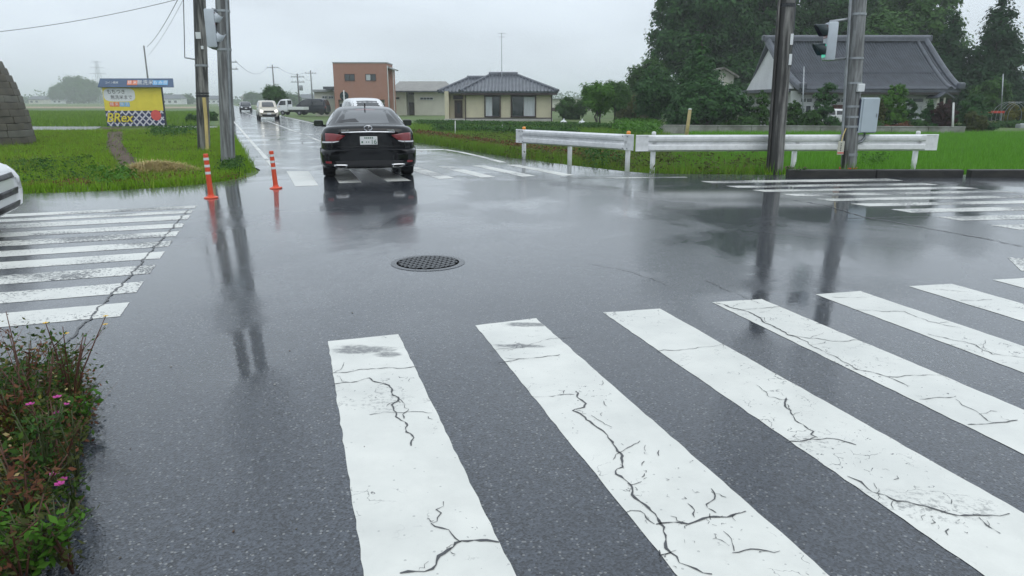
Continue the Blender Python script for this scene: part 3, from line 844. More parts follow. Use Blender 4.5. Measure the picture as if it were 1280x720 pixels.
# ------------------------------------------------------------------ grass
def scatter(pix_poly, n, seed):
    """points on the land, evenly spread over a polygon given as pixels of the photograph"""
    g = np.random.default_rng(seed); poly = np.array([(q.x, q.y) for q in (gz(u, v) for u, v in pix_poly)])
    return scatter_xy(poly, n, seed)
def scatter_xy(poly, n, seed, near=True):
    g = np.random.default_rng(seed); poly = np.array(poly, float)
    lo, hi = poly.min(0), poly.max(0); out = []
    tot = 0
    while tot < n:
        q = g.uniform(lo, hi, size=(n * 3, 2))
        x, y = q[:, 0], q[:, 1]; ins = np.zeros(len(q), bool); j = len(poly) - 1
        for i in range(len(poly)):
            xi, yi = poly[i]; xj, yj = poly[j]
            ins ^= ((yi > y) != (yj > y)) & (x < (xj - xi) * (y - yi) / (yj - yi + 1e-12) + xi); j = i
        q = q[ins]
        out.append(q); tot += len(q)
        if len(q) == 0: break
    q = np.concatenate(out)[:n]
    return np.column_stack([q, zt(q[:, 0], q[:, 1])])
def clumped(P, seed, scale=0.5, keep=0.6):
    """thin the points unevenly so that the growth is patchy"""
    g = np.random.default_rng(seed)
    k = g.uniform(0.4, 1.8, (6, 2)) / scale; ph = g.uniform(0, 6.28, 6)
    f = sum(np.sin(P[:, 0] * k[i, 0] * (1 if i % 2 else -1) + P[:, 1] * k[i, 1] + ph[i]) for i in range(6)) / 6 + 0.5
    return P[g.uniform(0, 1, len(P)) < np.clip(f * 1.6 * keep + keep * 0.3, 0.06, 1)], f
lawn_poly = [(-40, 262), (20, 244.5), (150, 239.5), (235, 234), (286, 227), (306, 217), (305, 208), (291, 180), (272, 162), (-40, 165)]
P, _ = clumped(scatter(lawn_poly, 120000, 1), 2, .8, .8)
def inside(P, pix):
    poly = np.array([(q.x, q.y) for q in (gz(u, v) for u, v in pix)]); x, y = P[:, 0], P[:, 1]; ins = np.zeros(len(P), bool); j = len(poly) - 1
    for i in range(len(poly)):
        xi, yi = poly[i]; xj, yj = poly[j]
        ins ^= ((yi > y) != (yj > y)) & (x < (xj - xi) * (y - yi) / (yj - yi + 1e-12) + xi); j = i
    return ins
SOIL = [(134, 166), (154, 164), (154, 184), (168, 198), (174, 210), (150, 214), (143, 200), (132, 188)]
near_soil = inside(P, SOIL)
P = P[~near_soil | (np.random.default_rng(3).uniform(size=len(P)) < .05)]
blades('lawn_grass', P, .15, .018, 'grass_blade', seed=4)
bpy.data.objects['lawn_grass']['kind'] = 'stuff'
P, _ = clumped(scatter(lawn_poly, 26000, 5), 6, .6, .5)
P = P[~inside(P, SOIL) | (np.random.default_rng(8).uniform(size=len(P)) < .3)]
blades('dry_grass', P, .15, .012, 'grass_dry', seed=7)
P, _ = clumped(scatter(lawn_poly, 9000, 105), 106, .5, .45)
Q = P[::3]; g_ = np.random.default_rng(3); Q = np.repeat(Q, 9, 0); Q[:, :2] += g_.normal(size=(len(Q), 2)) * .06
blades('lawn_tufts', Q[~inside(Q, SOIL)], .27, .016, 'grass_tuft', seed=107, lean=.45)
# taller fringe along the kerbless edge
def fringe(name, pix, n, w, h, mat, seed, bw=.02):
    g = np.random.default_rng(seed); pts = [gz(u, v) for u, v in pix]; out = []
    Ls = [(b - a).length for a, b in zip(pts[:-1], pts[1:])]; tot = sum(Ls)
    for a, b, L in zip(pts[:-1], pts[1:], Ls):
        k = int(n * L / tot); t = g.uniform(0, 1, k); q = np.outer(1 - t, (a.x, a.y)) + np.outer(t, (b.x, b.y)) + g.normal(size=(k, 2)) * w
        out.append(q)
    q = np.concatenate(out); P = np.column_stack([q, zt(q[:, 0], q[:, 1])])
    P, _ = clumped(P, seed + 1, .4, .8)
    return blades(name, P, h, bw, mat, seed=seed)
fringe('edge_grass', [(20, 241), (150, 237), (235, 231), (286, 224), (304, 214), (302, 205), (290, 178), (278, 160)], 14000, .10, .2, 'grass_blade', 21)
# leafy weeds in the lawn
def weeds(name, P, size, mat, seed, hh=.2, per=14, spread=.1):
    g = np.random.default_rng(seed)
    Q = P[:, None, :] + g.normal(size=(len(P), per, 3)) * np.array([spread, spread, 0]) + np.stack([np.zeros((len(P), per)), np.zeros((len(P), per)), g.uniform(.02, hh, (len(P), per))], -1)
    o = leaves(name, Q.reshape(-1, 3), size, mat, None, .5, seed=seed); o['kind'] = 'stuff'; return o
weeds('lawn_weeds', scatter([(115, 238), (170, 234), (160, 214), (118, 218)], 60, 31), .09, 'leaf_bright', 31, .22)
weeds('lawn_weeds', scatter([(190, 175), (245, 172), (245, 163), (190, 164)], 120, 32), .12, 'leaf_mid', 32, .35, 16, .16)
weeds('lawn_weeds', scatter([(0, 236), (120, 232), (110, 200), (0, 205)], 130, 33), .08, 'leaf_mid', 33, .16)
weeds('lawn_weeds', scatter(lawn_poly, 450, 34), .06, 'leaf_olive', 34, .14)
weeds('lawn_weeds', scatter([(283, 224), (304, 216), (303, 206), (284, 206)], 90, 36), .07, 'leaf_mid', 36, .24, 18)
weeds('lawn_weeds', scatter([(0, 240), (300, 226), (300, 220), (0, 233)], 110, 35), .06, 'weed_red', 35, .12)
# right verge
verge_poly = [(512, 177), (560, 184), (640, 198.5), (700, 206), (760, 213), (815, 218), (965, 219), (965, 203), (800, 188), (640, 172), (500, 168)]
P, _ = clumped(scatter(verge_poly, 70000, 8), 9, .6, .8)
blades('verge_grass', P, .24, .02, 'verge_blade', seed=10)
P, _ = clumped(scatter(verge_poly, 15000, 11), 12, .4, .5)
blades('verge_dry_grass', P, .34, .014, 'grass_dry', seed=13)
fringe('verge_edge_grass', [(512, 176), (560, 182), (640, 196), (700, 203), (760, 210), (815, 215)], 16000, .18, .3, 'verge_blade', 41)
weeds('verge_weeds', scatter([(520, 177), (640, 196), (760, 211), (800, 214), (760, 202), (640, 187), (520, 171)], 230, 42), .085, 'weed_red', 42, .42, 18, .1)
weeds('verge_weeds', scatter(verge_poly, 420, 43), .10, 'leaf_olive', 43, .36, 16, .12)
weeds('verge_weeds', scatter([(730, 211), (775, 214), (775, 203), (730, 200)], 40, 44), .10, 'leaf_mid', 44, .5, 24, .12)
# meadow in front of the beige house and beyond the guardrail
mead = [(500, 168), (640, 172), (800, 188), (840, 172), (800, 160), (700, 155), (540, 155), (480, 160)]
P, _ = clumped(scatter(mead, 60000, 14), 15, 1.4, .8)
blades('meadow_grass', P, .3, .035, 'verge_blade', seed=16)
weeds('crop_rows', np.concatenate([scatter([(520, 158.4), (800, 165.4), (800, 163), (520, 157)], 900, 51), scatter([(540, 166.5), (720, 172.5), (720, 170), (540, 164.8)], 500, 52)]), .16, 'leaf_mid', 53, .5, 14, .2)
weeds('crop_rows', scatter([(770, 172), (822, 172), (822, 158), (770, 158)], 260, 54), .2, 'leaf_bright', 54, .7, 16, .22)
# rice
P = scatter_xy([(3.4, 17.5), (5.4, 15.6), (34, 16.6), (40, 43.4), (10.5, 43.4), (7.0, 30)], 170000, 61)
blades('rice_plants', P, .28, .03, 'rice_blade', seed=62, lean=.2)
P = scatter([(800, 217), (985, 219), (985, 208), (800, 208)], 9000, 63)
blades('paddy_bank_grass', P, .16, .016, 'grass_blade', seed=64)
weeds('paddy_bank_weeds', scatter([(1075, 213), (1112, 213), (1112, 205), (1075, 205)], 26, 65), .09, 'leaf_bright', 65, .4, 22, .1)
# far meadow texture, left field
P, _ = clumped(scatter([(-40, 158), (262, 158), (262, 140), (-40, 140)], 60000, 66), 67, 3, .8)
blades('field_grass', P, .38, .06, 'verge_blade', seed=68)

# ================================================================== VEHICLES (local y = 0 at the rear bumper, driving towards +y)
def half_loft(stations, levels=2, cap=True):
    """stations: (y, [(x, z), ...]) half sections from the centre bottom to the centre top; mirrored and smoothed"""
    vs, fs = [], []; n = len(stations[0][1]); m = 2 * n - 2
    for y, sec in stations:
        full = [(x, z) for x, z in sec] + [(-x, z) for x, z in sec[-2:0:-1]]
        vs += [(x, y, z) for x, z in full]
    for i in range(len(stations) - 1):
        for k in range(m):
            k2 = (k + 1) % m; fs.append((i * m + k, (i + 1) * m + k, (i + 1) * m + k2, i * m + k2))
    if cap:
        for base, rev in ((0, False), ((len(stations) - 1) * m, True)):
            for k in range(n - 1):      # quads across the end
                a, b = base + k, base + k + 1
                c, d = base + (m - k - 1) % m, base + (m - k) % m
                q = [a, b, c, d]; q = [x for i, x in enumerate(q) if x not in q[:i]]
                if len(q) > 2: fs.append(tuple(q[::-1] if not rev else q))
    me = bpy.data.meshes.new('tmp'); me.from_pydata(vs, [], fs); me.validate(); me.update()
    o = bpy.data.objects.new('tmp', me); COL.objects.link(o)
    md = o.modifiers.new('s', 'SUBSURF'); md.levels = levels; md.render_levels = levels
    dg = bpy.context.evaluated_depsgraph_get()
    m2 = bpy.data.meshes.new_from_object(o.evaluated_get(dg)); bpy.data.objects.remove(o)
    m2.materials.clear()
    return m2
def bvh_of(*meshes):
    v, f = [], []
    for me in meshes:
        o = len(v); v += [x.co.copy() for x in me.vertices]; f += [tuple(i + o for i in p.vertices) for p in me.polygons]
    return BVHTree.FromPolygons(v, f)
AXES = {'rear': (Vector((0, -3, 0)), Vector((0, 1, 0))), 'front': (Vector((0, 12, 0)), Vector((0, -1, 0))), 'left': (Vector((-4, 0, 0)), Vector((1, 0, 0))), 'right': (Vector((4, 0, 0)), Vector((-1, 0, 0)))}
def panel(name, bvh, side, top, bot, mat, parent, off=0.006, rows=6, thick=0.0, cols=3):
    """a piece of glass, lamp or trim laid on the bodywork; top and bottom edges given in the side's own plane"""
    o0, d = AXES[side]; vs = []
    def refine(L):
        out = []
        for a, b in zip(L[:-1], L[1:]):
            for k in range(cols): out.append((a[0] + (b[0] - a[0]) * k / cols, a[1] + (b[1] - a[1]) * k / cols))
        return out + [L[-1]]
    top, bot = refine(top), refine(bot); n = len(top)
    for r in range(rows + 1):
        t = r / rows
        for (a, b), (c, e) in zip(top, bot):
            p, q = a + (c - a) * t, b + (e - b) * t
            org = Vector((p, o0.y, q)) if side in ('rear', 'front') else Vector((o0.x, p, q))
            hit, nr, _, _ = bvh.ray_cast(org, d)
            if hit is None:
                hit, nr, _, _ = bvh.find_nearest(org + d * (3 if side == 'rear' else 4))
            vs.append(hit - d * off)
    fs = [(r * n + i, r * n + i + 1, (r + 1) * n + i + 1, (r + 1) * n + i) for r in range(rows) for i in range(n - 1)]
    if thick:
        N = len(vs); vs += [v + d * (thick + off) for v in vs]
        rim = [i for i in range(n)] + [r * n + n - 1 for r in range(1, rows + 1)] + [rows * n + i for i in range(n - 2, -1, -1)] + [r * n for r in range(rows - 1, 0, -1)]
        fs += [(rim[i], rim[(i + 1) % len(rim)], N + rim[(i + 1) % len(rim)], N + rim[i]) for i in range(len(rim))]
    mb = MB(); mb.add(vs, fs)
    o = mb.build(name, mat, parent, True)
    bm = bmesh.new(); bm.from_mesh(o.data); bmesh.ops.recalc_face_normals(bm, faces=bm.faces); bm.to_mesh(o.data); bm.free()
    return o
def mir(L): return [(-x, z) for x, z in L][::-1]
def wheel(parent, x, y, r, w):
    M = Matrix.Translation((x, y, r)) @ Matrix.Rotation(PI / 2, 4, 'Y')
    wob = bpy.data.objects.new('wheel', None)
    bpy.data.objects.remove(wob)
    tyre = MB().lathe([(r * .62, -w / 2), (r * .93, -w / 2), (r, -w * .36), (r, w * .36), (r * .93, w / 2), (r * .62, w / 2)], 28, M).build('tyre', 'rubber', parent)
    autosmooth(tyre)
    s = 1 if x > 0 else -1
    rim = MB()
    rim.lathe([(r * .1, s * w * .40), (r * .64, s * w * .36), (r * .66, s * w * .47), (r * .60, s * w * .47)], 28, M)
    for k in range(7):
        a = 2 * PI * k / 7
        rim.box(M @ Vector((0, 0, s * w * .44)) + Vector((0, math.cos(a) * r * .34, math.sin(a) * r * .34)), (.02, r * .55, r * .11), 0, 1, a)
    rim.build('rim', 'alloy', tyre)
    return tyre
def sect(w, zb, zm, zsh, zt_, ws=.90, tuck=.86):
    return [(0, zb), (w * tuck * .6, zb), (w * tuck, zb + .005), (w * .985, zb + .13), (w, zm), (w * .985, zsh - .09), (w * .955, zsh), (w * ws, zt_ - .015), (w * ws * .6, zt_), (0, zt_ + .012)]
def cabin(wb, wt, zb, ztop):
    return [(0, zb), (wb * .6, zb), (wb, zb), (wb * .985 + wt * .015, zb + (ztop - zb) * .3), (wb * .5 + wt * .5, zb + (ztop - zb) * .65), (wt * 1.02, ztop - .05), (wt * .88, ztop - .012), (wt * .45, ztop + .002), (0, ztop + .006)]

# ---- the black saloon waiting ahead
def black_saloon(loc, rz):
    t = thing('saloon_car', 'black saloon car seen from behind, white plate and red tail lamps', 'car', loc, rz)
    body = half_loft([(-.005, sect(.70, .36, .58, .86, .98, .8)), (.03, sect(.80, .30, .6, .92, 1.055, .83)), (.12, sect(.885, .24, .62, .98, 1.10, .86)), (.32, sect(.925, .21, .64, 1.0, 1.105, .88)),
                      (.75, sect(.935, .20, .64, 1.0, 1.09)), (1.5, sect(.9375, .19, .64, .99, 1.05)), (2.6, sect(.935, .19, .62, .96, 1.0)), (3.6, sect(.935, .19, .6, .93, .98)),
                      (4.3, sect(.92, .20, .58, .86, .90)), (4.8, sect(.86, .24, .55, .74, .79)), (5.02, sect(.74, .30, .52, .64, .70, .8)), (5.07, sect(.62, .36, .52, .58, .62, .8))])
    cab = half_loft([(.40, cabin(.80, .70, .9, 1.075)), (.62, cabin(.82, .68, .9, 1.12)), (.95, cabin(.835, .64, .9, 1.265)), (1.35, cabin(.85, .60, .9, 1.41)), (1.8, cabin(.86, .585, .9, 1.465)),
                     (2.4, cabin(.87, .58, .9, 1.475)), (3.0, cabin(.87, .58, .88, 1.43)), (3.5, cabin(.86, .62, .86, 1.24)), (3.95, cabin(.84, .68, .84, 1.02)), (4.2, cabin(.8, .70, .8, .88))])
    bv = bvh_of(body, cab)
    link('body', body, 'paint_black', t, True)
    roof = link('cabin', cab, 'paint_black', t, True)
    # bumper
    bump_me = half_loft([(-.075, [(0, .29), (.45, .29), (.72, .31), (.74, .36), (.74, .44), (.74, .52), (.73, .57), (.6, .605), (.3, .61), (0, .61)]),
                         (-.055, [(0, .25), (.5, .25), (.80, .27), (.83, .33), (.835, .44), (.835, .54), (.82, .60), (.66, .63), (.3, .635), (0, .635)]),
                         (.02, [(0, .23), (.5, .23), (.87, .25), (.905, .32), (.91, .44), (.91, .55), (.895, .625), (.7, .65), (.3, .65), (0, .65)]),
                         (.30, [(0, .22), (.5, .22), (.89, .24), (.935, .32), (.943, .44), (.943, .56), (.935, .65), (.7, .66), (.3, .66), (0, .66)])])
    bvb = bvh_of(bump_me)
    bp = link('rear_bumper', bump_me, 'paint_black', t, True)
    panel('lower_valance', bvb, 'rear', [(-.66, .40), (0, .41), (.66, .40)], [(-.60, .285), (0, .275), (.60, .285)], 'black_plastic', bp, .004)
    rw = panel('rear_window', bv, 'rear', [(-.47, 1.385), (0, 1.398), (.47, 1.385)], [(-.63, 1.135), (0, 1.125), (.63, 1.135)], 'car_glass', t, .006, 8)
    panel('high_brake_lamp', bv, 'rear', [(-.20, 1.400), (0, 1.412), (.20, 1.400)], [(-.20, 1.388), (0, 1.398), (.20, 1.388)], 'lamp_red', rw, .009, 2)
    for s in (1, -1):
        tp = [(.44, .905), (.66, .945), (.885, .955)]; bt = [(.46, .885), (.60, .775), (.89, .755)]
        lamp = panel('tail_lamp', bv, 'rear', tp if s > 0 else mir(tp), bt if s > 0 else mir(bt), 'lamp_red', t, .02, 6, .02)
        tp2 = [(.56, .80), (.66, .79), (.885, .785)]; bt2 = [(.575, .785), (.66, .765), (.885, .758)]
        panel('clear_strip', bv, 'rear', tp2 if s > 0 else mir(tp2), bt2 if s > 0 else mir(bt2), 'lamp_clear', lamp, .024, 2)
        r1, r2 = [(.72, .395), (.78, .40), (.84, .395)], [(.73, .355), (.78, .355), (.835, .36)]
        panel('reflector', bvb, 'rear', r1 if s > 0 else mir(r1), r2 if s > 0 else mir(r2), 'lamp_red', bp, .006, 2)
        e1, e2 = [(.42, .325), (.55, .33), (.68, .33)], [(.45, .255), (.56, .25), (.68, .285)]
        ex = panel('exhaust_tip', bvb, 'rear', e1 if s > 0 else mir(e1), e2 if s > 0 else mir(e2), 'chrome', bp, .018, 3, .03)
        f1, f2 = [(.45, .312), (.55, .317), (.655, .317)], [(.47, .268), (.56, .264), (.655, .295)]
        panel('exhaust_mouth', bvb, 'rear', f1 if s > 0 else mir(f1), f2 if s > 0 else mir(f2), 'rubber', ex, .021, 2)
        m = MB(); m.bev((s * 1.03, 3.22, 1.06), (.22, .11, .15), .045); m.box((s * .90, 3.24, 1.0), (.14, .05, .05))
        mr = m.build('door_mirror', 'paint_black', t); autosmooth(mr, 40)
        MB().box((s * 1.035, 3.162, 1.06), (.17, .008, .11)).build('mirror_glass', 'car_glass', mr)
        sd = 'right' if s > 0 else 'left'
        panel('side_window', bv, sd, [(1.05, 1.22), (1.6, 1.35), (2.2, 1.39)], [(.95, 1.10), (1.6, 1.06), (2.2, 1.04)], 'car_glass', t)
        panel('side_window', bv, sd, [(2.28, 1.39), (2.9, 1.36), (3.25, 1.24)], [(2.28, 1.04), (2.9, 1.02), (3.45, 1.0)], 'car_glass', t)
        panel('door_handle', bv, sd, [(1.75, .88), (1.98, .88)], [(1.75, .85), (1.98, .85)], 'chrome', t, .02, 1, .02)
        for yy in (.98, 3.95): wheel(t, s * .80, yy, .345, .245)
    panel('chrome_strip', bv, 'rear', [(-.51, .975), (0, .985), (.51, .975)], [(-.51, .952), (0, .96), (.51, .952)], 'chrome', t, .014, 2, .012)
    panel('boot_seam', bv, 'rear', [(-.60, .688), (0, .686), (.60, .688)], [(-.60, .676), (0, .674), (.60, .676)], 'rubber', t, .003, 1)
    MX = lambda x, z, y: Matrix.Translation((x, y, z)) @ Matrix.Rotation(PI / 2, 4, 'X')
    pl = MB().bev((0, -.035, .80), (.335, .02, .168), .01).build('number_plate', 'plate_white', t)
    for x, s_ in ((.065, '1'), (.125, '6')): text_mesh('plate_digit', s_, .125, 'plate_green', pl, MX(x, .772, -.047), ext=.001)
    for x in (-.045, .0): MB().bev((x, -.046, .772), (.02, .004, .02), .004).build('plate_dot', 'plate_green', pl)
    MB().bev((-.125, -.046, .772), (.03, .004, .035), .004).build('plate_mark', 'plate_green', pl)
    for k in range(5): MB().bev((-.07 + .036 * k, -.046, .855), (.024, .004, .03), .004).build('plate_mark', 'plate_green', pl)
    # badge: a slanted letter in an oval ring, and two small name badges
    yb = bv.ray_cast(Vector((0, -3, 1.03)), Vector((0, 1, 0)))[0].y - .012
    em = MB(); ring = []
    em.tube([(math.cos(a) * .075, yb, 1.045 + math.sin(a) * .052) for a in [2 * PI * k / 24 for k in range(25)]], .008, 6)
    em.tube([(.022, yb, 1.085), (-.012, yb, 1.02), (.045, yb, 1.02)], .007, 6)
    em.build('emblem', 'chrome', t, True)
    for x, s_ in ((-.44, 'LEXUS'), (.44, 'LS600h')):
        y_ = bv.ray_cast(Vector((x, -3, 1.0)), Vector((0, 1, 0)))[0].y - .02
        text_mesh('name_badge', s_, .05, 'chrome', t, MX(x, 1.0, y_), ext=.002)
    MB().prism([(1.45, 1.43), (1.62, 1.47), (1.45, 1.53), (1.40, 1.535)], -.012, .012, Matrix(((0, 0, 1, 0), (1, 0, 0, 0), (0, 1, 0, 0), (0, 0, 0, 1)))).build('antenna_fin', 'paint_black', t)
    # rear wiper-like shade seen through the rear glass
    panel('parcel_shelf_tray', bv, 'rear', [(-.54, 1.185), (-.34, 1.215), (-.22, 1.225)], [(-.57, 1.15), (-.36, 1.15), (-.15, 1.15)], 'black_plastic', rw, .012, 3)
    return t
p = gp(462, 224.8)
car = black_saloon((p.x + .02, p.y, 0), rad(13.0))
car.scale = (1, 1, .955)

# ---- simple one-box and two-box cars seen head-on or from far off
def small_car(label, loc, rz, paint, L=3.6, W=1.62, H=1.6, hood=.9, hoodz=.95, lit=False, kind='hatch', cat='car', group=None, name='hatchback_car', plain=False):
    t = thing(name, label, cat, loc, rz, group)
    w = W / 2; zb = .20; yh = L - hood
    body = half_loft([(0, sect(w * .88, zb + .1, .5, .85, .93)), (.06, sect(w * .97, zb, .55, .9, .98)), (.4, sect(w, zb, .58, .94, 1.0)), (yh - .3, sect(w, zb, .58, .92, 1.0)), (yh + .1, sect(w, zb, .56, hoodz - .03, hoodz + .03)),
                      (L - .3, sect(w * .97, zb, .54, hoodz - .14, hoodz - .06)), (L - .06, sect(w * .9, zb, .5, hoodz - .25, hoodz - .17)), (L, sect(w * .8, zb + .08, .48, hoodz - .36, hoodz - .30))])
    wt = w * .80
    cab = half_loft([(.02, cabin(w * .93, wt * .95, .8, 1.05)), (.10, cabin(w * .95, wt * .97, .8, H * .75)), (.28, cabin(w * .96, wt, .8, H * .965)), (.9, cabin(w * .97, wt, .8, H)), (yh - 1.0, cabin(w * .97, wt, .8, H)),
                     (yh - .5, cabin(w * .97, wt * .98, .8, H * .965)), (yh + .05, cabin(w * .95, wt * 1.03, .8, hoodz + (H - hoodz) * .42)), (yh + .35, cabin(w * .9, wt * 1.04, .8, hoodz + .03))])
    bv = bvh_of(body, cab)
    link('body', body, paint, t, True); link('cabin', cab, paint, t, True)
    zt0, zt1 = H - .12, hoodz + .09
    panel('windscreen', bv, 'front', [(-wt * .88, zt0), (0, zt0 + .02), (wt * .88, zt0)], [(-w * .86, zt1), (0, zt1 - .02), (w * .86, zt1)], 'car_glass', t, .008)
    panel('rear_window', bv, 'rear', [(-wt * .85, zt0), (wt * .85, zt0)], [(-w * .8, 1.1), (w * .8, 1.1)], 'car_glass', t, .008)
    gk = .055 if plain else .13
    if plain:
        for zz in (.50, .34): panel('air_slot', bv, 'front', [(-w * .55, zz), (w * .55, zz)], [(-w * .5, zz - .07), (w * .5, zz - .07)], 'black_plastic', t, .012, 2, .01)
    panel('grille', bv, 'front', [(-w * .5, hoodz - .24), (w * .5, hoodz - .24)], [(-w * .45, hoodz - .24 - gk), (w * .45, hoodz - .24 - gk)], 'black_plastic', t, .012, 3, .01)
    if not plain: panel('lower_grille', bv, 'front', [(-w * .72, .46), (w * .72, .46)], [(-w * .62, .28), (w * .62, .28)], 'black_plastic', t, .012, 3, .01)
    if not plain: panel('number_plate', bv, 'front', [(-.165, .56), (.165, .56)], [(-.165, .40), (.165, .40)], 'plate_white', t, .03, 2, .02)
    for s in (1, -1):
        a, b = [(w * .56, hoodz - .20), (w * .9, hoodz - .15)], [(w * .58, hoodz - .38), (w * .92, hoodz - .36)]
        panel('headlamp', bv, 'front', a if s > 0 else mir(a), b if s > 0 else mir(b), 'headlamp_lit' if lit else 'lamp_clear', t, .014, 3, .01)
        a, b = [(w * .78, .98), (w * .93, .98)], [(w * .78, .72), (w * .95, .72)]
        panel('tail_lamp', bv, 'rear', a if s > 0 else mir(a), b if s > 0 else mir(b), 'lamp_red', t, .014, 3, .01)
        m = MB().bev((s * (w + .09), yh - .15, 1.08), (.18, .10, .14), .04); autosmooth(m.build('door_mirror', paint, t), 40)
        sd = 'right' if s > 0 else 'left'
        ym = (yh + .3) * .5
        panel('side_window', bv, sd, [(.35, H - .16), (ym - .1, H - .13)], [(.3, 1.08), (ym - .1, 1.05)], 'car_glass', t)
        panel('side_window', bv, sd, [(ym, H - .13), (yh - .42, H - .16)], [(ym, 1.05), (yh + .02, 1.04)], 'car_glass', t)
        for yy in (.55, L - .68):
            MB().lathe([(.36, 0), (.36, .012)], 24, Matrix.Translation((s * (w - .004) - (.0 if s > 0 else .012), yy, .32)) @ Matrix.Rotation(PI / 2, 4, 'Y')).build('wheel_arch', 'black_plastic', t)
            wheel(t, s * (w - .085), yy, .30, .20)
    return t
def facing(v, back=0): return math.atan2(-v.x, v.y)
def put(p, rz, L):
    """origin of a car whose FRONT centre stands at p, heading rz"""
    d = Vector((-math.sin(rz), math.cos(rz), 0)); return (p.x - d.x * L, p.y - d.y * L, 0)
h_on = RD + PI                                    # oncoming traffic
small_car('white hatchback in the oncoming lane, mostly hidden by the black saloon', put(st(5.25, 26.5), h_on, 3.4), h_on, 'paint_white', 3.4, 1.475, 1.64, .75, .95, name='hatchback_car')
q = gp(337, 149.6)
small_car('cream hatchback with lit headlamps coming along the wet road', put(q, h_on, 3.9), h_on, 'paint_cream', 3.9, 1.70, 1.60, .95, .98, True)
q = gp(308, 139.5)
small_car('dark car far down the wet road, beside the left edge line', put(q, h_on, 4.2), h_on, 'paint_dark_grey', 4.2, 1.75, 1.5, 1.1, .92)
# ---- white car at the mouth of the side road
hw = rad(-69)
small_car('white car nosing onto the worn crossing of the side road', put(Vector((-5.85, 8.25, 0)), hw, 4.4), hw, 'paint_white', 4.4, 1.72, 1.55, 1.05, .92, name='saloon_car', plain=True)

# ---- parked vehicles beside the brick building
def kei_truck(label, loc, rz):
    t = thing('pickup_truck', label, 'truck', loc, rz); W = 1.475
    cab = half_loft([(1.95, cabin(.72, .62, .35, 1.7)), (2.05, cabin(.735, .64, .33, 1.78)), (2.7, cabin(.735, .64, .33, 1.78)), (2.95, cabin(.735, .65, .33, 1.55)), (3.22, cabin(.73, .68, .33, 1.1)), (3.3, cabin(.68, .66, .38, .85))])
    bv = bvh_of(cab); link('cab', cab, 'paint_white', t, True)
    panel('windscreen', bv, 'front', [(-.55, 1.64), (.55, 1.64)], [(-.62, 1.12), (.62, 1.12)], 'car_glass', t)
    panel('rear_window', bv, 'rear', [(-.5, 1.6), (.5, 1.6)], [(-.5, 1.2), (.5, 1.2)], 'car_glass', t)
    for s, sd in ((1, 'right'), (-1, 'left')):
        panel('side_window', bv, sd, [(2.15, 1.6), (2.75, 1.58)], [(2.15, 1.12), (3.0, 1.1)], 'car_glass', t)
        a, b = [(.44, .86), (.66, .86)], [(.44, .68), (.66, .68)]
        panel('headlamp', bv, 'front', a if s > 0 else mir(a), b if s > 0 else mir(b), 'lamp_clear', t)
        MB().box((s * .715, .97, .78), (.03, 1.9, .29)).build('bed_side', 'paint_white', t)
        for yy in (.6, 2.55): wheel(t, s * .655, yy, .27, .16)
    MB().box((0, .97, .62), (1.40, 1.92, .06)).build('bed_floor', 'paint_white', t)
    MB().box((0, .01, .78), (1.40, .03, .29)).build('tailgate', 'paint_white', t)
    MB().box((0, 1.1, .45), (.7, 2.2, .2)).build('chassis', 'black_plastic', t)
    MB().tube([(-.66, 1.9, .9), (-.66, 1.9, 1.65), (.66, 1.9, 1.65), (.66, 1.9, .9)], .02, 6).build('guard_frame', 'galvanised', t)
    return t
def Lside(u, v, Y): return at(u, v, Y)
q = at(349, 147, 84); kei_truck('white flatbed kei truck parked on the grass, cab towards the road', (q.x + 3.2, 84, 0), rad(84))
q = at(411, 143, 88); small_car('dark minivan parked beside the brick building', (q.x, 88, 0), rad(82), 'paint_dark_grey', 4.0, 1.7, 1.85, .7, 1.05, name='minivan', cat='van')
q = at(390, 143, 92); small_car('dark compact car parked behind the white flatbed truck', (q.x, 96, 0), rad(80), 'paint_dark_grey', 3.4, 1.5, 1.65, .7, .98)

# ================================================================== BUILDINGS
def wbox(parent, name, mat, x0, x1, y0, y1, z0, z1):
    return MB().box(((x0 + x1) / 2, (y0 + y1) / 2, (z0 + z1) / 2), (x1 - x0, y1 - y0, z1 - z0)).build(name, mat, parent)
def window(parent, x0, x1, z0, z1, y, frame='frame_dark', glass='house_glass', panes=2, depth=.10, curtain=None, fw=.06, rail=None):
    """frame proud of the wall, panes set back, on the face y (looking towards -y)"""
    f = MB()
    f.box(((x0 + x1) / 2, y, z1 - fw / 2), (x1 - x0, depth, fw)); f.box(((x0 + x1) / 2, y, z0 + fw / 2), (x1 - x0, depth + .04, fw))
    for x in (x0 + fw / 2, x1 - fw / 2): f.box((x, y, (z0 + z1) / 2), (fw, depth, z1 - z0 - 2 * fw))
    w = f.build('window', frame, parent)
    n = panes; ww = (x1 - x0 - 2 * fw) / n
    for k in range(n):
        xa = x0 + fw + k * ww
        m_ = glass if curtain is None or k not in curtain else 'curtain'
        MB().box((xa + ww / 2, y + .01 + .012 * (k % 2), (z0 + z1) / 2), (ww - .03, .02, z1 - z0 - 2 * fw)).build('pane', m_, w)
        if k: MB().box((xa, y - .005, (z0 + z1) / 2), (.05, depth * .7, z1 - z0 - 2 * fw)).build('mullion', frame, w)
    if rail: MB().box(((x0 + x1) / 2, y - .004, rail), (x1 - x0 - 2 * fw, depth * .75, .06)).build('transom_bar', frame, w)
    return w
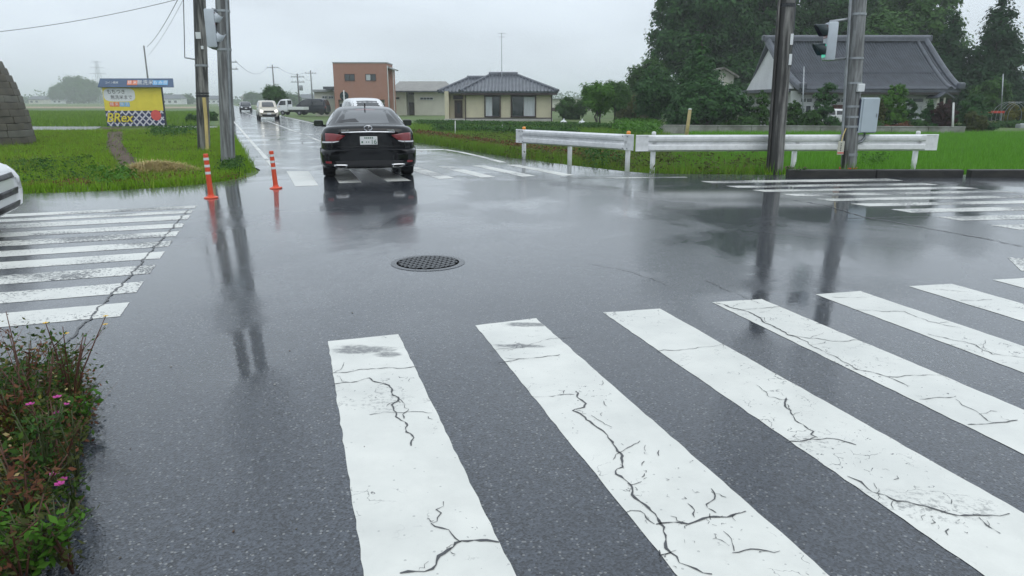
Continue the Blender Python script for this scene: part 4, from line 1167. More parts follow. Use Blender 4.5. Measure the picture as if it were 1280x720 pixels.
def slope_tiles(parent, A, B, C_, D, pitch=.28, r=.07, mat='kawara_dark', name='tile_rows', course=0.0):
    """rolls of roof tiles running from the ridge line A-B down to the eave line D-C; clipped to the slope's trapezium"""
    A, B, C_, D = map(Vector, (A, B, C_, D)); mb = MB()
    e = (C_ - D); L = e.length; ex = e.normalized(); n = (B - A).cross(D - A) if (B - A).length > 1e-4 else (C_ - D).cross(A - D)
    n.normalize()
    if n.z < 0: n = -n
    dn = (D + C_) / 2 - (A + B) / 2
    dn = dn - ex * dn.dot(ex); H_ = dn.length; dn.normalize()
    a0 = (A - D).dot(ex); b0 = (B - D).dot(ex)
    k = int(L / pitch)
    for i in range(k + 1):
        x = i * L / k
        if a0 - 1e-6 <= x <= b0 + 1e-6: h = H_
        elif x < a0: h = H_ * x / max(a0, 1e-6)
        else: h = H_ * (L - x) / max(L - b0, 1e-6)
        if h < .12: continue
        p0 = D + ex * x + n * r * .35; p1 = p0 - dn * h
        side = ex * r
        mb.add([p0 - side, p0 + n * r, p0 + side, p1 - side, p1 + n * r, p1 + side], [(0, 1, 4, 3), (1, 2, 5, 4), (0, 2, 1)])
    o = mb.build(name, mat, parent, False); o['kind'] = 'stuff'
    return o
def slab(parent, name, pts, th, mat):
    """thin solid from a planar polygon"""
    P = [Vector(p) for p in pts]; n = (P[1] - P[0]).cross(P[-1] - P[0]).normalized()
    if n.z < 0: n = -n
    k = len(P); mb = MB()
    mb.add(P + [p - n * th for p in P], [tuple(range(k)), tuple(range(2 * k - 1, k - 1, -1))] + [(i, k + i, k + (i + 1) % k, (i + 1) % k) for i in range(k)])
    return mb.build(name, mat, parent)
def ridge_cap(parent, pts, r=.14, mat='kawara_dark'):
    o = MB(); pts = [Vector(p) for p in pts]
    for a, b in zip(pts[:-1], pts[1:]):
        d = (b - a).normalized(); s = d.cross(Vector((0, 0, 1))).normalized(); u = s.cross(d)
        prof = [(-1, -.6), (-.9, .4), (-.45, .85), (0, 1.0), (.45, .85), (.9, .4), (1, -.6)]; m = len(prof)
        o.add([a + s * x * r + u * z * r for x, z in prof] + [b + s * x * r + u * z * r for x, z in prof], [(i, i + 1, m + i + 1, m + i) for i in range(m - 1)] + [tuple(range(m)), tuple(range(2 * m - 1, m - 1, -1))])
    ob = o.build('ridge_tiles', mat, parent); return ob

# ---- beige bungalow with a hipped tile roof
def beige_house():
    Y = 64.0; zg = -.40
    X = lambda u, v=140: at(u, v, Y).x
    Zp = lambda v: at(620, v, Y).z
    t = thing('bungalow', 'beige bungalow with dark hipped tile roof and two dark framed windows', 'house', (X(622), Y, zg))
    ox = X(622)
    xl, xr, xm = X(556) - ox, X(690) - ox, X(581) - ox           # left corner of the porch wing, right corner, start of the front room
    ze = Zp(114) - zg; zr = Zp(92) - zg; D_ = 8.2
    wing = 1.2
    wl_ = wbox(t, 'wall', 'wall_beige', xm, xr, .0, D_, .45, ze)
    wbox(t, 'wall', 'wall_beige', xl, xm, wing, D_ - .6, .45, ze)
    wbox(t, 'plinth', 'base_stone', xl - .05, xr + .06, -.06, D_ + .05, -.15, .45)
    wbox(t, 'porch_post', 'wall_beige', xl, xl + .35, .05, wing, .45, ze)
    wbox(t, 'porch_step', 'base_stone', X(567) - ox, X(581) - ox - .02, -.9, -.07, -.1, .25)
    dr = wbox(t, 'door', 'door_brown', X(567) - ox, X(577) - ox, wing - .06, wing + .02, .5, ze - .75)
    wbox(dr, 'door_panel', 'house_glass', X(570.5) - ox, X(573.5) - ox, wing - .08, wing - .05, .9, ze - 1.0)
    wbox(t, 'door_light', 'frame_dark', X(565.5) - ox, X(578) - ox, wing - .05, wing + .01, ze - .68, ze - .35)
    z0, z1 = Zp(146.5) - zg, Zp(119.5) - zg
    for a, b, c in ((605.5, 626, (0,)), (638.5, 670, (1,))):
        w = window(t, X(a) - ox, X(b) - ox, z0, z1, -.03, panes=2, curtain=c, fw=.10, depth=.14)
        MB().box(((X(a) + X(b)) / 2 - ox, -.07, z1 + .16), (X(b) - X(a) + .1, .22, .28)).build('shutter_box', 'frame_dark', w)
    # downpipes and the string course
    for u in (582, 689.5):
        MB().tube([(X(u) - ox, -.06, .1), (X(u) - ox, -.06, ze - .1)], .045, 6).build('downpipe', 'frame_dark', t)
    MB().tube([(X(628) - ox, -.1, ze + .05), (X(628) - ox, -.1, ze - .4)], .035, 6).build('downpipe', 'pipe_white', t)
    wbox(t, 'string_course', 'frame_dark', xm - .02, xr + .02, -.025, -.002, .46, .54)
    # roof: main hip
    ov = .62
    e0, e1 = X(577) - ox - .1, X(697) - ox
    r0, r1 = X(611) - ox, X(646) - ox; ym = D_ / 2
    zef = ze - .02
    A, B = Vector((r0, ym, zr)), Vector((r1, ym, zr))
    FL, FR, BR, BL = Vector((e0, -ov, zef)), Vector((e1, -ov, zef)), Vector((e1, D_ + ov, zef)), Vector((e0, D_ + ov, zef))
    rf = slab(t, 'roof', [A, FL, FR, B], .14, 'kawara_dark')
    slab(t, 'roof', [B, FR, BR], .14, 'kawara_dark'); slab(t, 'roof', [B, BR, BL, A], .14, 'kawara_dark'); slab(t, 'roof', [A, BL, FL], .14, 'kawara_dark')
    slope_tiles(rf, A, B, FR, FL, .30, .075); slope_tiles(rf, B, B, BR, FR, .30, .075); slope_tiles(rf, A, A, FL, BL, .30, .075)
    ridge_cap(rf, [A + Vector((-.1, 0, .08)), B + Vector((.1, 0, .08))], .22)
    for p_, q_ in ((A, FL), (B, FR), (B, BR), (A, BL)): ridge_cap(rf, [p_ + Vector((0, 0, .05)), q_ + Vector((0, 0, .06))], .13)
    wbox(t, 'eave_board', 'frame_dark', e0 + .1, e1 - .1, -ov + .06, -ov + .12, zef - .3, zef - .1)
    wbox(t, 'soffit', 'frame_dark', e0 + .12, e1 - .12, -ov + .13, -.001, zef - .16, zef - .12)
    # porch wing roof
    w0 = X(548) - ox; zw = Zp(96) - zg
    a1, b1 = Vector((X(582) - ox, ym + .3, zw)), Vector((X(600) - ox, ym + .3, zw))
    fl, fr = Vector((w0, wing - ov - .4, zef - .02)), Vector((X(604) - ox, wing - ov - .4, zef - .02))
    bl = Vector((w0, D_ - .2, zef - .02))
    rw = slab(t, 'roof', [a1, fl, fr, b1], .14, 'kawara_dark'); slab(t, 'roof', [a1, bl, fl], .14, 'kawara_dark')
    slope_tiles(rw, a1, b1, fr, fl, .30, .075)
    ridge_cap(rw, [a1 + Vector((-.1, 0, .07)), b1 + Vector((.3, 0, .07))], .18); ridge_cap(rw, [a1 + Vector((0, 0, .05)), fl + Vector((0, 0, .06))], .13)
    # aerial mast
    top = at(627, 41, Y + 3); b_ = at(627, 92, Y + 3)
    m = thing('aerial_mast', 'thin grey aerial mast rising above the beige bungalow roof', 'aerial', (top.x, Y + 3, b_.z - .6))
    hgt = top.z - b_.z + .6
    MB().tube([(0, 0, 0), (0, 0, hgt)], [.035, .022], 6).build('mast', 'steel_far', m)
    for k, (dx, dz) in enumerate(((.35, -.05), (.26, -.35))):
        MB().tube([(-dx, 0, hgt + dz), (dx, 0, hgt + dz)], .016, 5).build('crossbar', 'steel_far', m)
beige_house()

# ---- traditional house with a great grey tile roof
def farmhouse():
    Y = 53.0; zg = -.45
    X = lambda u, v=100, dy=0: at(u, v, Y + dy).x
    Zp = lambda v, dy=0: at(1050, v, Y + dy).z
    t = thing('farmhouse', 'large traditional house with sweeping grey tile roof and white gable', 'house', (X(1080), Y, zg)); ox = X(1080)
    run = 5.2
    ze, zr = Zp(112.5) - zg, Zp(52, run) - zg
    xl, xr = X(996) - ox, X(1194) - ox                           # eave corners
    rl, rr = X(958, 52, run) - ox, X(1158, 52, run) - ox
    # curved front slope: rows between ridge and eave, steep at the top
    N = 10; mb = MB(); rows = []
    for i in range(N + 1):
        s = i / N
        y = run * (1 - s) - .9 * s
        z = zr + (ze - zr) * (1 - (1 - s) ** 1.28)
        x0 = rl + (xl - rl) * s ** 1.25 ; x1 = rr + (xr - rr) * s ** 1.7
        rows.append((x0, x1, y, z))
    for i in range(N + 1):
        x0, x1, y, z = rows[i]; mb.v += [Vector((x0, y, z)), Vector((x1, y, z)), Vector((x0, y, z - .16)), Vector((x1, y, z - .16))]
    for i in range(N):
        a = 4 * i; b = a + 4
        mb.f += [(a, b, b + 1, a + 1), (a + 2, a + 3, b + 3, b + 2), (a, a + 2, b + 2, b), (a + 1, b + 1, b + 3, a + 3)]
    mb.f += [(4 * N, 4 * N + 2, 4 * N + 3, 4 * N + 1)]
    rf = mb.build('roof', 'kawara_grey', t)
    # back slope, mirrored
    mb2 = MB(); mb2.v = [Vector((v.x, 2 * run - v.y, v.z)) for v in mb.v]; mb2.f = [f[::-1] for f in mb.f]; mb2.build('roof', 'kawara_grey', t)
    # rolls
    tl = MB(); k = 62
    for j in range(k + 1):
        u = j / k; pts = [Vector((r[0] + (r[1] - r[0]) * u, r[2] - .02, r[3] + .03)) for r in rows]
        for a, b in zip(pts[:-1], pts[1:]):
            tl.add([a + Vector((-.07, 0, 0)), a + Vector((0, -.03, .07)), a + Vector((.07, 0, 0)), b + Vector((-.07, 0, 0)), b + Vector((0, -.03, .07)), b + Vector((.07, 0, 0))], [(0, 1, 4, 3), (1, 2, 5, 4)])
    for i in range(1, 40):                                        # courses, a lip at each row of tiles
        s = i / 40 * N; a = int(s); f = s - a
        if a >= N: break
        r0, r1 = rows[a], rows[a + 1]; m_ = [r0[q] + (r1[q] - r0[q]) * f for q in range(4)]
        tl.box(((m_[0] + m_[1]) / 2, m_[2] - .01, m_[3] + .02), (m_[1] - m_[0], .05, .045))
    o = tl.build('tile_rows', 'kawara_grey', rf); o['kind'] = 'stuff'
    xm0 = rows[6]
    MB().box(((xm0[0] + xm0[1]) / 2, xm0[2], xm0[3] + .06), (xm0[1] - xm0[0], .10, .12)).build('tile_step', 'kawara_grey', rf)
    ridge_cap(rf, [(rl - .25, run, zr + .18), (rr + .25, run, zr + .18)], .30, 'kawara_grey')
    ridge_cap(rf, [Vector((r[1] - .1, r[2], r[3] + .14)) for r in rows], .24, 'kawara_grey')
    ridge_cap(rf, [Vector((r[1] - .75, r[2], r[3] + .10)) for r in rows], .15, 'kawara_grey')
    ridge_cap(rf, [Vector((r[0] + .1, r[2], r[3] + .14)) for r in rows], .24, 'kawara_grey')
    for x in (rows[-1][0] + .1, rows[-1][1] - .1): MB().bev((x, rows[-1][2] - .05, rows[-1][3] + .25), (.5, .45, .5), .12).build('corner_tile', 'kawara_grey', rf)
    for x in (rl - .25, rr + .25): MB().bev((x, run, zr + .24), (.18, .55, .42), .08).build('ridge_end_tile', 'kawara_grey', rf)
    MB().box(((xl + xr) / 2, -.86, ze - .26), (xr - xl - .2, .06, .16)).build('eave_board', 'wood_dark', t)
    MB().box(((xl + xr) / 2, -.4, ze - .21), (xr - xl - .3, .8, .03)).build('soffit', 'wood_dark', t)
    # gable
    g = MB(); gx = xl + .45
    g.add([(gx, .1, ze + .1), (gx, 2 * run - .1, ze + .1), (gx, run, zr - .35), (gx + .2, .1, ze + .1), (gx + .2, 2 * run - .1, ze + .1), (gx + .2, run, zr - .35)], [(0, 2, 1), (3, 4, 5), (0, 1, 4, 3), (1, 2, 5, 4), (2, 0, 3, 5)])
    # the gable stands well out to the left so that it is lit by the open sky
    g.v = [v + Vector((rl - gx + .35, 0, 0)) for v in g.v]
    g.build('gable_wall', 'wall_white', t)
    xw0, xw1 = rl + .35, xr - .9
    wbox(t, 'wall', 'wall_white', xw0, xw1, .0, 2 * run, -.2, ze - .05)
    wbox(t, 'side_eave', 'kawara_grey', rl - .7, xw0 - .002, .2, 2 * run - .2, ze - .15, ze + .08)
    # ground floor openings
    def zz(v): return Zp(v) - zg
    for a, b, cur in ((1002, 1018, (0,)), (1019, 1034, None), (1128, 1158, (0, 1))):
        window(t, X(a) - ox, X(b) - ox, .15, zz(131), -.05, 'frame_white', 'house_glass', 2, curtain=cur, fw=.08, depth=.12)
    for a, b in ((1002, 1018), (1020, 1040), (1046, 1060), (1100, 1126), (1128, 1158)):
        window(t, X(a) - ox, X(b) - ox, zz(128.5), zz(122), -.05, 'frame_white', 'house_glass', 2, fw=.06, depth=.12)
    d = window(t, X(1044) - ox, X(1061) - ox, .05, zz(131), -.06, 'door_red', 'door_red', 2, fw=.08, depth=.14); d.name = 'entrance_door'
    wbox(t, 'string_course', 'frame_white', xw0, xw1, -.035, -.002, zz(131), zz(129))
    # entrance porch at the right
    for u in (1164, 1172): MB().tube([(X(u) - ox, -1.2, -.2), (X(u) - ox, -1.2, zz(122))], .07, 6).build('porch_post', 'wall_cream', t)
    slab(t, 'porch_roof', [(X(1160) - ox, -1.5, zz(122)), (X(1170) - ox, -1.5, zz(115)), (X(1170) - ox, .2, zz(115)), (X(1160) - ox, .2, zz(122))], .08, 'kawara_grey')
    slab(t, 'porch_roof', [(X(1170) - ox, -1.5, zz(115)), (X(1182) - ox, -1.5, zz(122)), (X(1182) - ox, .2, zz(122)), (X(1170) - ox, .2, zz(115))], .08, 'kawara_grey')
    # low dark outbuilding against the left end
    s = thing('shed', 'low dark wooden shed beside the white gable of the traditional house', 'shed', (X(935), Y + 4, zg)); sx = X(935, 100, 4)
    a, b = X(918, 100, 4) - sx, X(946, 100, 4) - sx
    wbox(s, 'wall', 'wood_dark', a, b, 0, 4, -.2, 2.5)
    slab(s, 'roof', [(a - .3, -.5, 2.45), (b + .3, -.5, 2.45), (b + .3, 4.3, 3.1), (a - .3, 4.3, 3.1)], .1, 'kawara_grey')
    wbox(s, 'door', 'door_brown', a + .4, a + 1.5, -.05, -.005, -.1, 1.9)
farmhouse()

# ---- cream two-storey house hidden by the trees
def cream_house():
    Y = 66.0; X = lambda u: at(u, 100, Y).x; Z = lambda v: at(900, v, Y).z; ox = X(895); zg = -.45
    t = thing('cream_house', 'cream gabled house mostly hidden behind the dark garden trees', 'house', (ox, Y, zg))
    x0, x1 = X(872) - ox, X(917) - ox; ze, zr = Z(94) - zg, Z(84) - zg
    wbox(t, 'wall', 'wall_cream', x0, x1, 0, 7, -.2, ze)
    xm = (x0 + x1) / 2 + .6
    for a, b in ((x0 - .4, xm), (x1 + .4, xm)):
        za = ze - .1
        slab(t, 'roof', [(a, -.4, za), (b, -.4, zr), (b, 7.4, zr), (a, 7.4, za)], .14, 'roof_brown')
    MB().add([(x0, -.01, ze), (x1, -.01, ze), (xm, -.01, zr - .12), (x0, .2, ze), (x1, .2, ze), (xm, .2, zr - .12)], [(0, 1, 2), (3, 5, 4), (0, 3, 4, 1), (1, 4, 5, 2), (2, 5, 3, 0)]).build('gable_wall', 'wall_cream', t)
    window(t, x1 - 2.2, x1 - .9, ze - 1.6, ze - .5, -.02, 'frame_white')
    window(t, x0 + .6, x0 + 2.1, ze - 1.6, ze - .5, -.02, 'frame_white')
    window(t, x0 + .6, x0 + 2.4, .8, 2.2, -.02, 'frame_white')
cream_house()

# ---- brick-clad two-storey block by the road
def brick_block():
    Y = 96.0; X = lambda u, dy=0: at(u, 100, Y + dy).x; Z = lambda v: at(450, v, Y).z; zg = -.3; ox = X(450)
    t = thing('brick_building', 'plain two storey building clad in red brown brick with two small windows', 'building', (ox, Y, zg))
    x0, x1 = X(417) - ox, X(484) - ox; zt_ = Z(79) - zg; D_ = 4.6
    zm = Z(124.5) - zg
    wbox(t, 'upper_wall', 'brick_wall', x0, x1, 0, D_, zm, zt_)
    wbox(t, 'parapet_cap', 'roof_sheet', x0 - .06, x1 + .06, -.06, D_ + .06, zt_ + .002, zt_ + .14)
    wbox(t, 'lower_wall', 'wall_cream', x0 + .1, x1 - .1, .55, D_ - .1, -.3, zm - .003)
    wbox(t, 'corner_pier', 'brick_wall', x0, x0 + .45, 0, .54, -.3, zm - .003); wbox(t, 'corner_pier', 'brick_wall', x1 - .45, x1, 0, .54, -.3, zm - .003)
    wbox(t, 'soffit', 'frame_dark', x0 + .5, x1 - .5, .03, .545, zm - .12, zm - .004)
    for a, b, c in ((431, 443.5, None), (457, 470, (0,))):
        window(t, X(a) - ox, X(b) - ox, Z(101) - zg, Z(92.5) - zg, -.02, 'frame_dark', 'house_glass', 2, .1, c)
    for a, b in ((421, 431), (470, 480)): window(t, X(a) - ox, X(b) - ox, .5, zm - .5, .52, 'frame_white', 'house_glass', 2)
    # set-back side bay with a small roof
    wbox(t, 'side_bay', 'brick_wall', x1 + .002, x1 + .45, 1.4, D_ - 1, -.3, Z(84.5) - zg)
    slab(t, 'bay_roof', [(x1 + .01, .6, Z(82.5) - zg), (x1 + .9, .6, Z(86) - zg), (x1 + .9, D_ - .5, Z(86) - zg), (x1 + .01, D_ - .5, Z(82.5) - zg)], .16, 'roof_sheet')
    MB().tube([(x1 + .6, 1.2, Z(87) - zg), (x1 + .6, 1.2, 0)], .05, 6).build('downpipe', 'pipe_white', t)
    MB().tube([(x1 + .1, -.06, zt_ - .3), (x1 + .1, -.06, -.2)], .06, 6).build('downpipe', 'pipe_white', t)
    wbox(t, 'side_canopy', 'kawara_dark', X(401) - ox, x0 - .003, .8, 3.2, Z(111.5) - zg, Z(108) - zg)
    # single-storey annexe at the left
    a = thing('annexe', 'low pale annexe with a flat roof left of the brick building', 'building', (X(402, 3), Y + 3, zg)); ax_ = X(402, 3)
    xa, xb = X(391.5, 3) - ax_, X(417, 3) - ax_ - .05
    za = Z(114.5) - zg
    wbox(a, 'wall', 'wall_cream', xa, xb, 0, 7, -.3, za)
    wbox(a, 'roof', 'roof_sheet', xa - .3, xb, -.4, 7.2, za + .002, za + .3)
    for u0, u1 in ((401, 408), (409, 416)): window(a, X(u0, 3) - ax_, X(u1, 3) - ax_, Z(123.5) - zg, Z(119.5) - zg, -.03, 'frame_white', 'house_glass', 2)
brick_block()

# ---- pale sheds with a brown sheet roof between brick block and bungalow
def long_shed():
    Y = 104.0; X = lambda u, dy=0: at(u, 100, Y + dy).x; Z = lambda v: at(530, v, Y).z; zg = -.4; ox = X(525)
    t = thing('long_shed', 'long cream shed with a grey brown pitched roof behind the bungalow', 'building', (ox, Y, zg))
    x0, x1 = X(488) - ox, X(562) - ox; ze, zr = Z(113.5) - zg, Z(100.5) - zg
    wbox(t, 'wall', 'wall_cream', x0, X(507) - ox, 0, 9, -.3, ze - .05); wbox(t, 'wall', 'wall_cream', X(517) - ox, x1, 0, 9, -.3, ze - .05)
    wbox(t, 'recess_wall', 'wall_plaster', X(507) - ox + .002, X(517) - ox - .002, 1.5, 8.9, -.3, ze - .06)
    slab(t, 'roof', [(x0 - .2, -.7, ze), (x1 + .3, -.7, ze), (x1 - .9, 4.5, zr), (x0 + .6, 4.5, zr)], .15, 'roof_brown')
    slab(t, 'roof', [(x0 - .2, 9.7, ze), (x1 + .3, 9.7, ze), (x1 - .9, 4.5, zr), (x0 + .6, 4.5, zr)], .15, 'roof_brown')
    slab(t, 'roof', [(x1 + .3, -.7, ze), (x1 + .3, 9.7, ze), (x1 - .9, 4.5, zr)], .15, 'roof_brown')
    wbox(t, 'gutter', 'kawara_dark', x0 - .15, x1 + .25, -.84, -.71, ze - .17, ze - .03)
    window(t, X(524) - ox, X(541) - ox, Z(125) - zg, Z(121.5) - zg, -.03, 'frame_white', 'house_glass', 4)
    window(t, X(493) - ox, X(499) - ox, Z(124.5) - zg, Z(121) - zg, -.03, 'wall_plaster', 'house_glass', 1)
    wbox(t, 'door', 'door_brown', X(508.5) - ox, X(515.5) - ox, 1.42, 1.49, -.2, Z(128) - zg)
    wbox(t, 'door', 'frame_dark', X(508.5) - ox, X(515.5) - ox, 1.40, 1.49, Z(118) - zg, Z(115.5) - zg)
long_shed()
# ---- far pale hall behind the bungalow's right end
def far_hall():
    Y = 150.0; X = lambda u: at(u, 110, Y).x; Z = lambda v: at(710, v, Y).z; zg = -.4; ox = X(712)
    t = thing('far_hall', 'pale flat topped hall beyond the shrub, right of the bungalow', 'building', (ox, Y, zg))
    wbox(t, 'wall', 'wall_cream', X(676) - ox, X(752) - ox, 0, 14, -.3, Z(124) - zg)
    wbox(t, 'roof', 'roof_sheet', X(676) - ox - .4, X(752) - ox + .4, -.4, 14.4, Z(124) - zg + .002, Z(123) - zg)
    wbox(t, 'door', 'door_brown', X(690) - ox, X(698) - ox, -.06, -.004, -.2, Z(134.5) - zg)
far_hall()
# ---- grey roofed house at the right edge
def right_house():
    Y = 70.0; X = lambda u: at(u, 100, Y).x; Z = lambda v: at(1270, v, Y).z; zg = -.4; ox = X(1290)
    t = thing('grey_roofed_house', 'house with a dark blue grey roof behind the right hand shrubs', 'house', (ox, Y, zg))
    x0, x1 = X(1262) - ox, X(1345) - ox; ze, zr = Z(115) - zg, Z(93) - zg
    wbox(t, 'wall', 'wall_plaster', x0 + .6, x1 - .6, 0, 8, -.2, ze)
    A, B = (x0 + .5, 4, zr), (x1 - .5, 4, zr)
    r = slab(t, 'roof', [A, (x0 - .3, -.7, ze - .05), (x1 + .3, -.7, ze - .05), B], .14, 'kawara_dark'); slab(t, 'roof', [A, (x0 - .3, 8.7, ze - .05), (x1 + .3, 8.7, ze - .05), B], .14, 'kawara_dark')
    slope_tiles(r, A, B, (x1 + .3, -.7, ze - .05), (x0 - .3, -.7, ze - .05), .3, .075)
    ridge_cap(r, [(A[0], 4, zr + .1), (B[0], 4, zr + .1)], .22)
    window(t, X(1272) - ox, X(1290) - ox, .9, ze - .5, -.03, 'frame_white')
right_house()

# ---- far-off houses along the horizon
def far_house(label, u, Y, w, h, rh, d, wall, roof, rz=0.0, grp=None):
    Y *= 2.0; b = at(u, 130, Y); t = thing('far_house', label, 'house', (b.x, Y, -.15), rz)
    wbox(t, 'wall', wall, -w / 2, w / 2, 0, d, -.2, h)
    r = slab(t, 'roof', [(-w / 2 - .4, -.6, h), (w / 2 + .4, -.6, h), (w / 2 - .8, d / 2, h + rh), (-w / 2 + .8, d / 2, h + rh)], .2, roof)
    slab(t, 'roof', [(-w / 2 - .4, d + .6, h), (w / 2 + .4, d + .6, h), (w / 2 - .8, d / 2, h + rh), (-w / 2 + .8, d / 2, h + rh)], .2, roof)
    for s in (-1, 1): slab(t, 'roof', [(s * (w / 2 + .4), -.6, h), (s * (w / 2 + .4), d + .6, h), (s * (w / 2 - .8), d / 2, h + rh)], .2, roof)
    for k in range(max(1, int(w / 4))):
        x = -w / 2 + 1.2 + k * 3.6
        window(t, x, x + 1.8, .9, min(2.3, h - .3), -.04, 'frame_white', 'house_glass', 2)
    return t
far_house('faint grey house on the misty horizon left of the billboard', 46, 260, 11, 3.2, 2.2, 8, 'wall_cream', 'kawara_grey')
far_house('long faint pale shed on the misty horizon near the stone tower', 66, 300, 22, 2.6, 1.0, 9, 'wall_white', 'roof_sheet')
far_house('faint house with a dark roof between billboard and utility pole', 214, 230, 13, 3.4, 2.6, 8, 'wall_white', 'kawara_dark')
far_house('faint pale house just right of the billboard on the horizon', 232, 240, 8, 3.0, 1.8, 7, 'wall_cream', 'kawara_grey')
far_house('misty low house left of the far end of the road', 268, 270, 12, 3.4, 2.5, 8, 'wall_white', 'kawara_grey')
far_house('misty pale building beyond the far bend of the road', 316, 260, 16, 4.6, 2.4, 9, 'wall_cream', 'roof_brown')
far_house('misty small house behind the roadside tree', 360, 230, 10, 3.6, 2.4, 8, 'wall_cream', 'kawara_grey')
far_house('misty white house behind the parked vehicles', 383, 200, 9, 3.4, 2.2, 8, 'wall_white', 'kawara_grey')

# ---- beehive-shaped tower of stone blocks at the left edge
def stone_tower():
    b = at(27, 178, 27.0); R = 2.6; H_ = 4.95; zg = float(zt(b.x - R, 27.0))
    t = thing('stone_tower', 'tapering tower of rough grey brown stone blocks on the grass', 'tower', (b.x - R, 27.0, zg))
    NC = 23; ch = .25
    def rad_at(z): return R * max(.0, 1 - min(1, max(0, z) / 5.0) ** 2.1) ** .66
    MB().lathe([(max(.05, rad_at(z) - .22), z) for z in np.linspace(-.2, H_, 24)], 28).build('core', 'stone_block', t, True)
    g = random.Random(4)
    for c in range(NC):
        z = -.15 + c * ch; r = rad_at(max(0, z + ch / 2))
        if r < .45: break
        n = max(6, int(2 * PI * r / .85)); off = g.uniform(0, 1)
        r2 = rad_at(max(0, z + ch)); 
        bm = bmesh.new(); bmesh.ops.create_cube(bm, size=1.0)
        bmesh.ops.scale(bm, vec=(.34, 2 * PI * r / n - .012, ch - .008), verts=bm.verts)
        for v in bm.verts:
            if v.co.z > 0: v.co.x += (r2 - r) * 1.0
        bmesh.ops.bevel(bm, geom=list(bm.edges), offset=.014, segments=1, affect='EDGES')
        me = bpy.data.meshes.new('stone_block'); bm.to_mesh(me); bm.free(); me.materials.append(MATS['stone_block_pale' if c % 5 == 2 else 'stone_block'])
        for k in range(n):
            a = 2 * PI * (k + off) / n; rr = r - .17 + g.uniform(-.02, .03)
            o = link('stone_block', me, None, t)
            o.location = (rr * math.cos(a), rr * math.sin(a), z + ch / 2); o.rotation_euler = (g.uniform(-.02, .02), g.uniform(-.02, .02), a + g.uniform(-.02, .02))
stone_tower()

# ---- low concrete garden wall, built of panels
def garden_wall():
    p0 = gp(815, 166.5, -.4); p1 = gp(1205, 169.5, -.4)
    t = thing('garden_wall', 'low pale concrete wall between the rice paddy and the garden', 'wall', (p0.x, p0.y, -.4))
    d = p1 - p0; L = d.length; a = math.atan2(d.y, d.x); n = int(L / 1.9); w = L / n
    for k in range(n):
        c = d.normalized() * (w * (k + .5))
        MB().bev((c.x, c.y, .16), (w - .03, .14, .58), .012, a).build('wall_panel', 'wall_concrete', t)
        MB().bev((c.x, c.y, .48), (w - .02, .2, .06), .012, a).build('coping', 'wall_concrete', t)
garden_wall()

# ================================================================== STREET FURNITURE
def pole_between(name, label, base_px, top_px, Y, r0, r1, mat, z_top=9.0, cat='utility pole'):
    b = at(base_px[0], base_px[1], Y); b.z = float(zt(b.x, b.y)) ; tpt = at(top_px[0], top_px[1], Y)
    d = (tpt - b); k = (z_top - b.z) / d.z
    t = thing(name, label, cat, (b.x, b.y, b.z - .15))
    top = d * k + Vector((0, 0, .15))
    n = 9; pts = [top * (i / n) for i in range(n + 1)]
    autosmooth(MB().tube(pts, [r0 + (r1 - r0) * i / n for i in range(n + 1)], 18).build('pole', mat, t), 50)
    def axis(z):                                       # centre and radius at a world height
        f = (z - (b.z - .15)) / top.z
        return top * f, r0 + (r1 - r0) * f
    return t, axis, b
def band(t, axis, z, h=.05, mat='galvanised', extra=.012, name='band'):
    c, r = axis(z)
    return MB().lathe([(r + extra, -h / 2), (r + extra, h / 2)], 18, Matrix.Translation(c)).build(name, mat, t)
def local(t, p): return Vector(p) - t.location
# ---- left corner: dark pole with a yellow guard strip
YA = gp(254, 188).y
poleA, axA, bA = pole_between('utility_pole', 'dark weathered utility pole with a yellow guy guard on the grass', (254.5, 188), (249, 0), YA, .19, .165, 'pole_dark', 11.5)
band(poleA, axA, at(258, 82, YA).z, .06); band(poleA, axA, at(258, 120, YA).z, .05, 'iron'); band(poleA, axA, at(258, 83, YA).z - .8, .04, 'iron')
c, r = axA(at(258, 82, YA).z)
zb_ = at(258, 72, YA).z
bk = MB(); p0 = local(poleA, at(249, 75, YA)); p1 = local(poleA, at(231, 72, YA))
bk.tube([p0 + Vector((.02, -.05, -.15)), p0, p1], [.03, .03, .022], 6); bk.build('bracket', 'galvanised', poleA)
for v, sz in ((45, .12), (60, .06)):
    q = local(poleA, at(251 if v == 45 else 256, v, YA)); MB().bev(q + Vector((0, -.19, 0)), (sz * 1.3, .012, sz * 1.6), .005).build('number_plate', 'sign_white', poleA)
wireA = MB().tube([at(231, 72, YA), at(228.5, -40, YA)], .014, 5).build('guy_wire', 'wire', None); tag(wireA, 'thin wire rising from the small bracket of the dark pole', 'wire')
# yellow guard running down the pole and out to the ground
gd = MB(); ptsg = [(255, 122, -.24), (257.5, 150, -.3), (259, 185, -.45), (259.5, 196, -.55)]
gd.tube([at(u, v, YA + dy) for u, v, dy in ptsg], [.055, .055, .05, .05], 8)
tag(gd.build('guy_guard', 'stake_yellow', None), 'yellow plastic guy guard leaning against the dark utility pole', 'guy guard')
# ---- left corner: grey pole that carries the pedestrian signal
YB = gp(285, 207).y
poleB, axB, bB = pole_between('signal_pole', 'grey concrete pole with the pedestrian signal, left corner lawn', (285, 207), (277.5, 0), YB, .165, .14, 'pole_concrete', 8.0, 'pole')
MB().tube([axB(z)[0] + Vector((.13, -.1, 0)) for z in (-.1, 1.5, 3.5, 5.5, 7.5)], .028, 7).build('conduit', 'galvanised', poleB)
for v in (14, 62): band(poleB, axB, at(285, v, YB).z, .05)
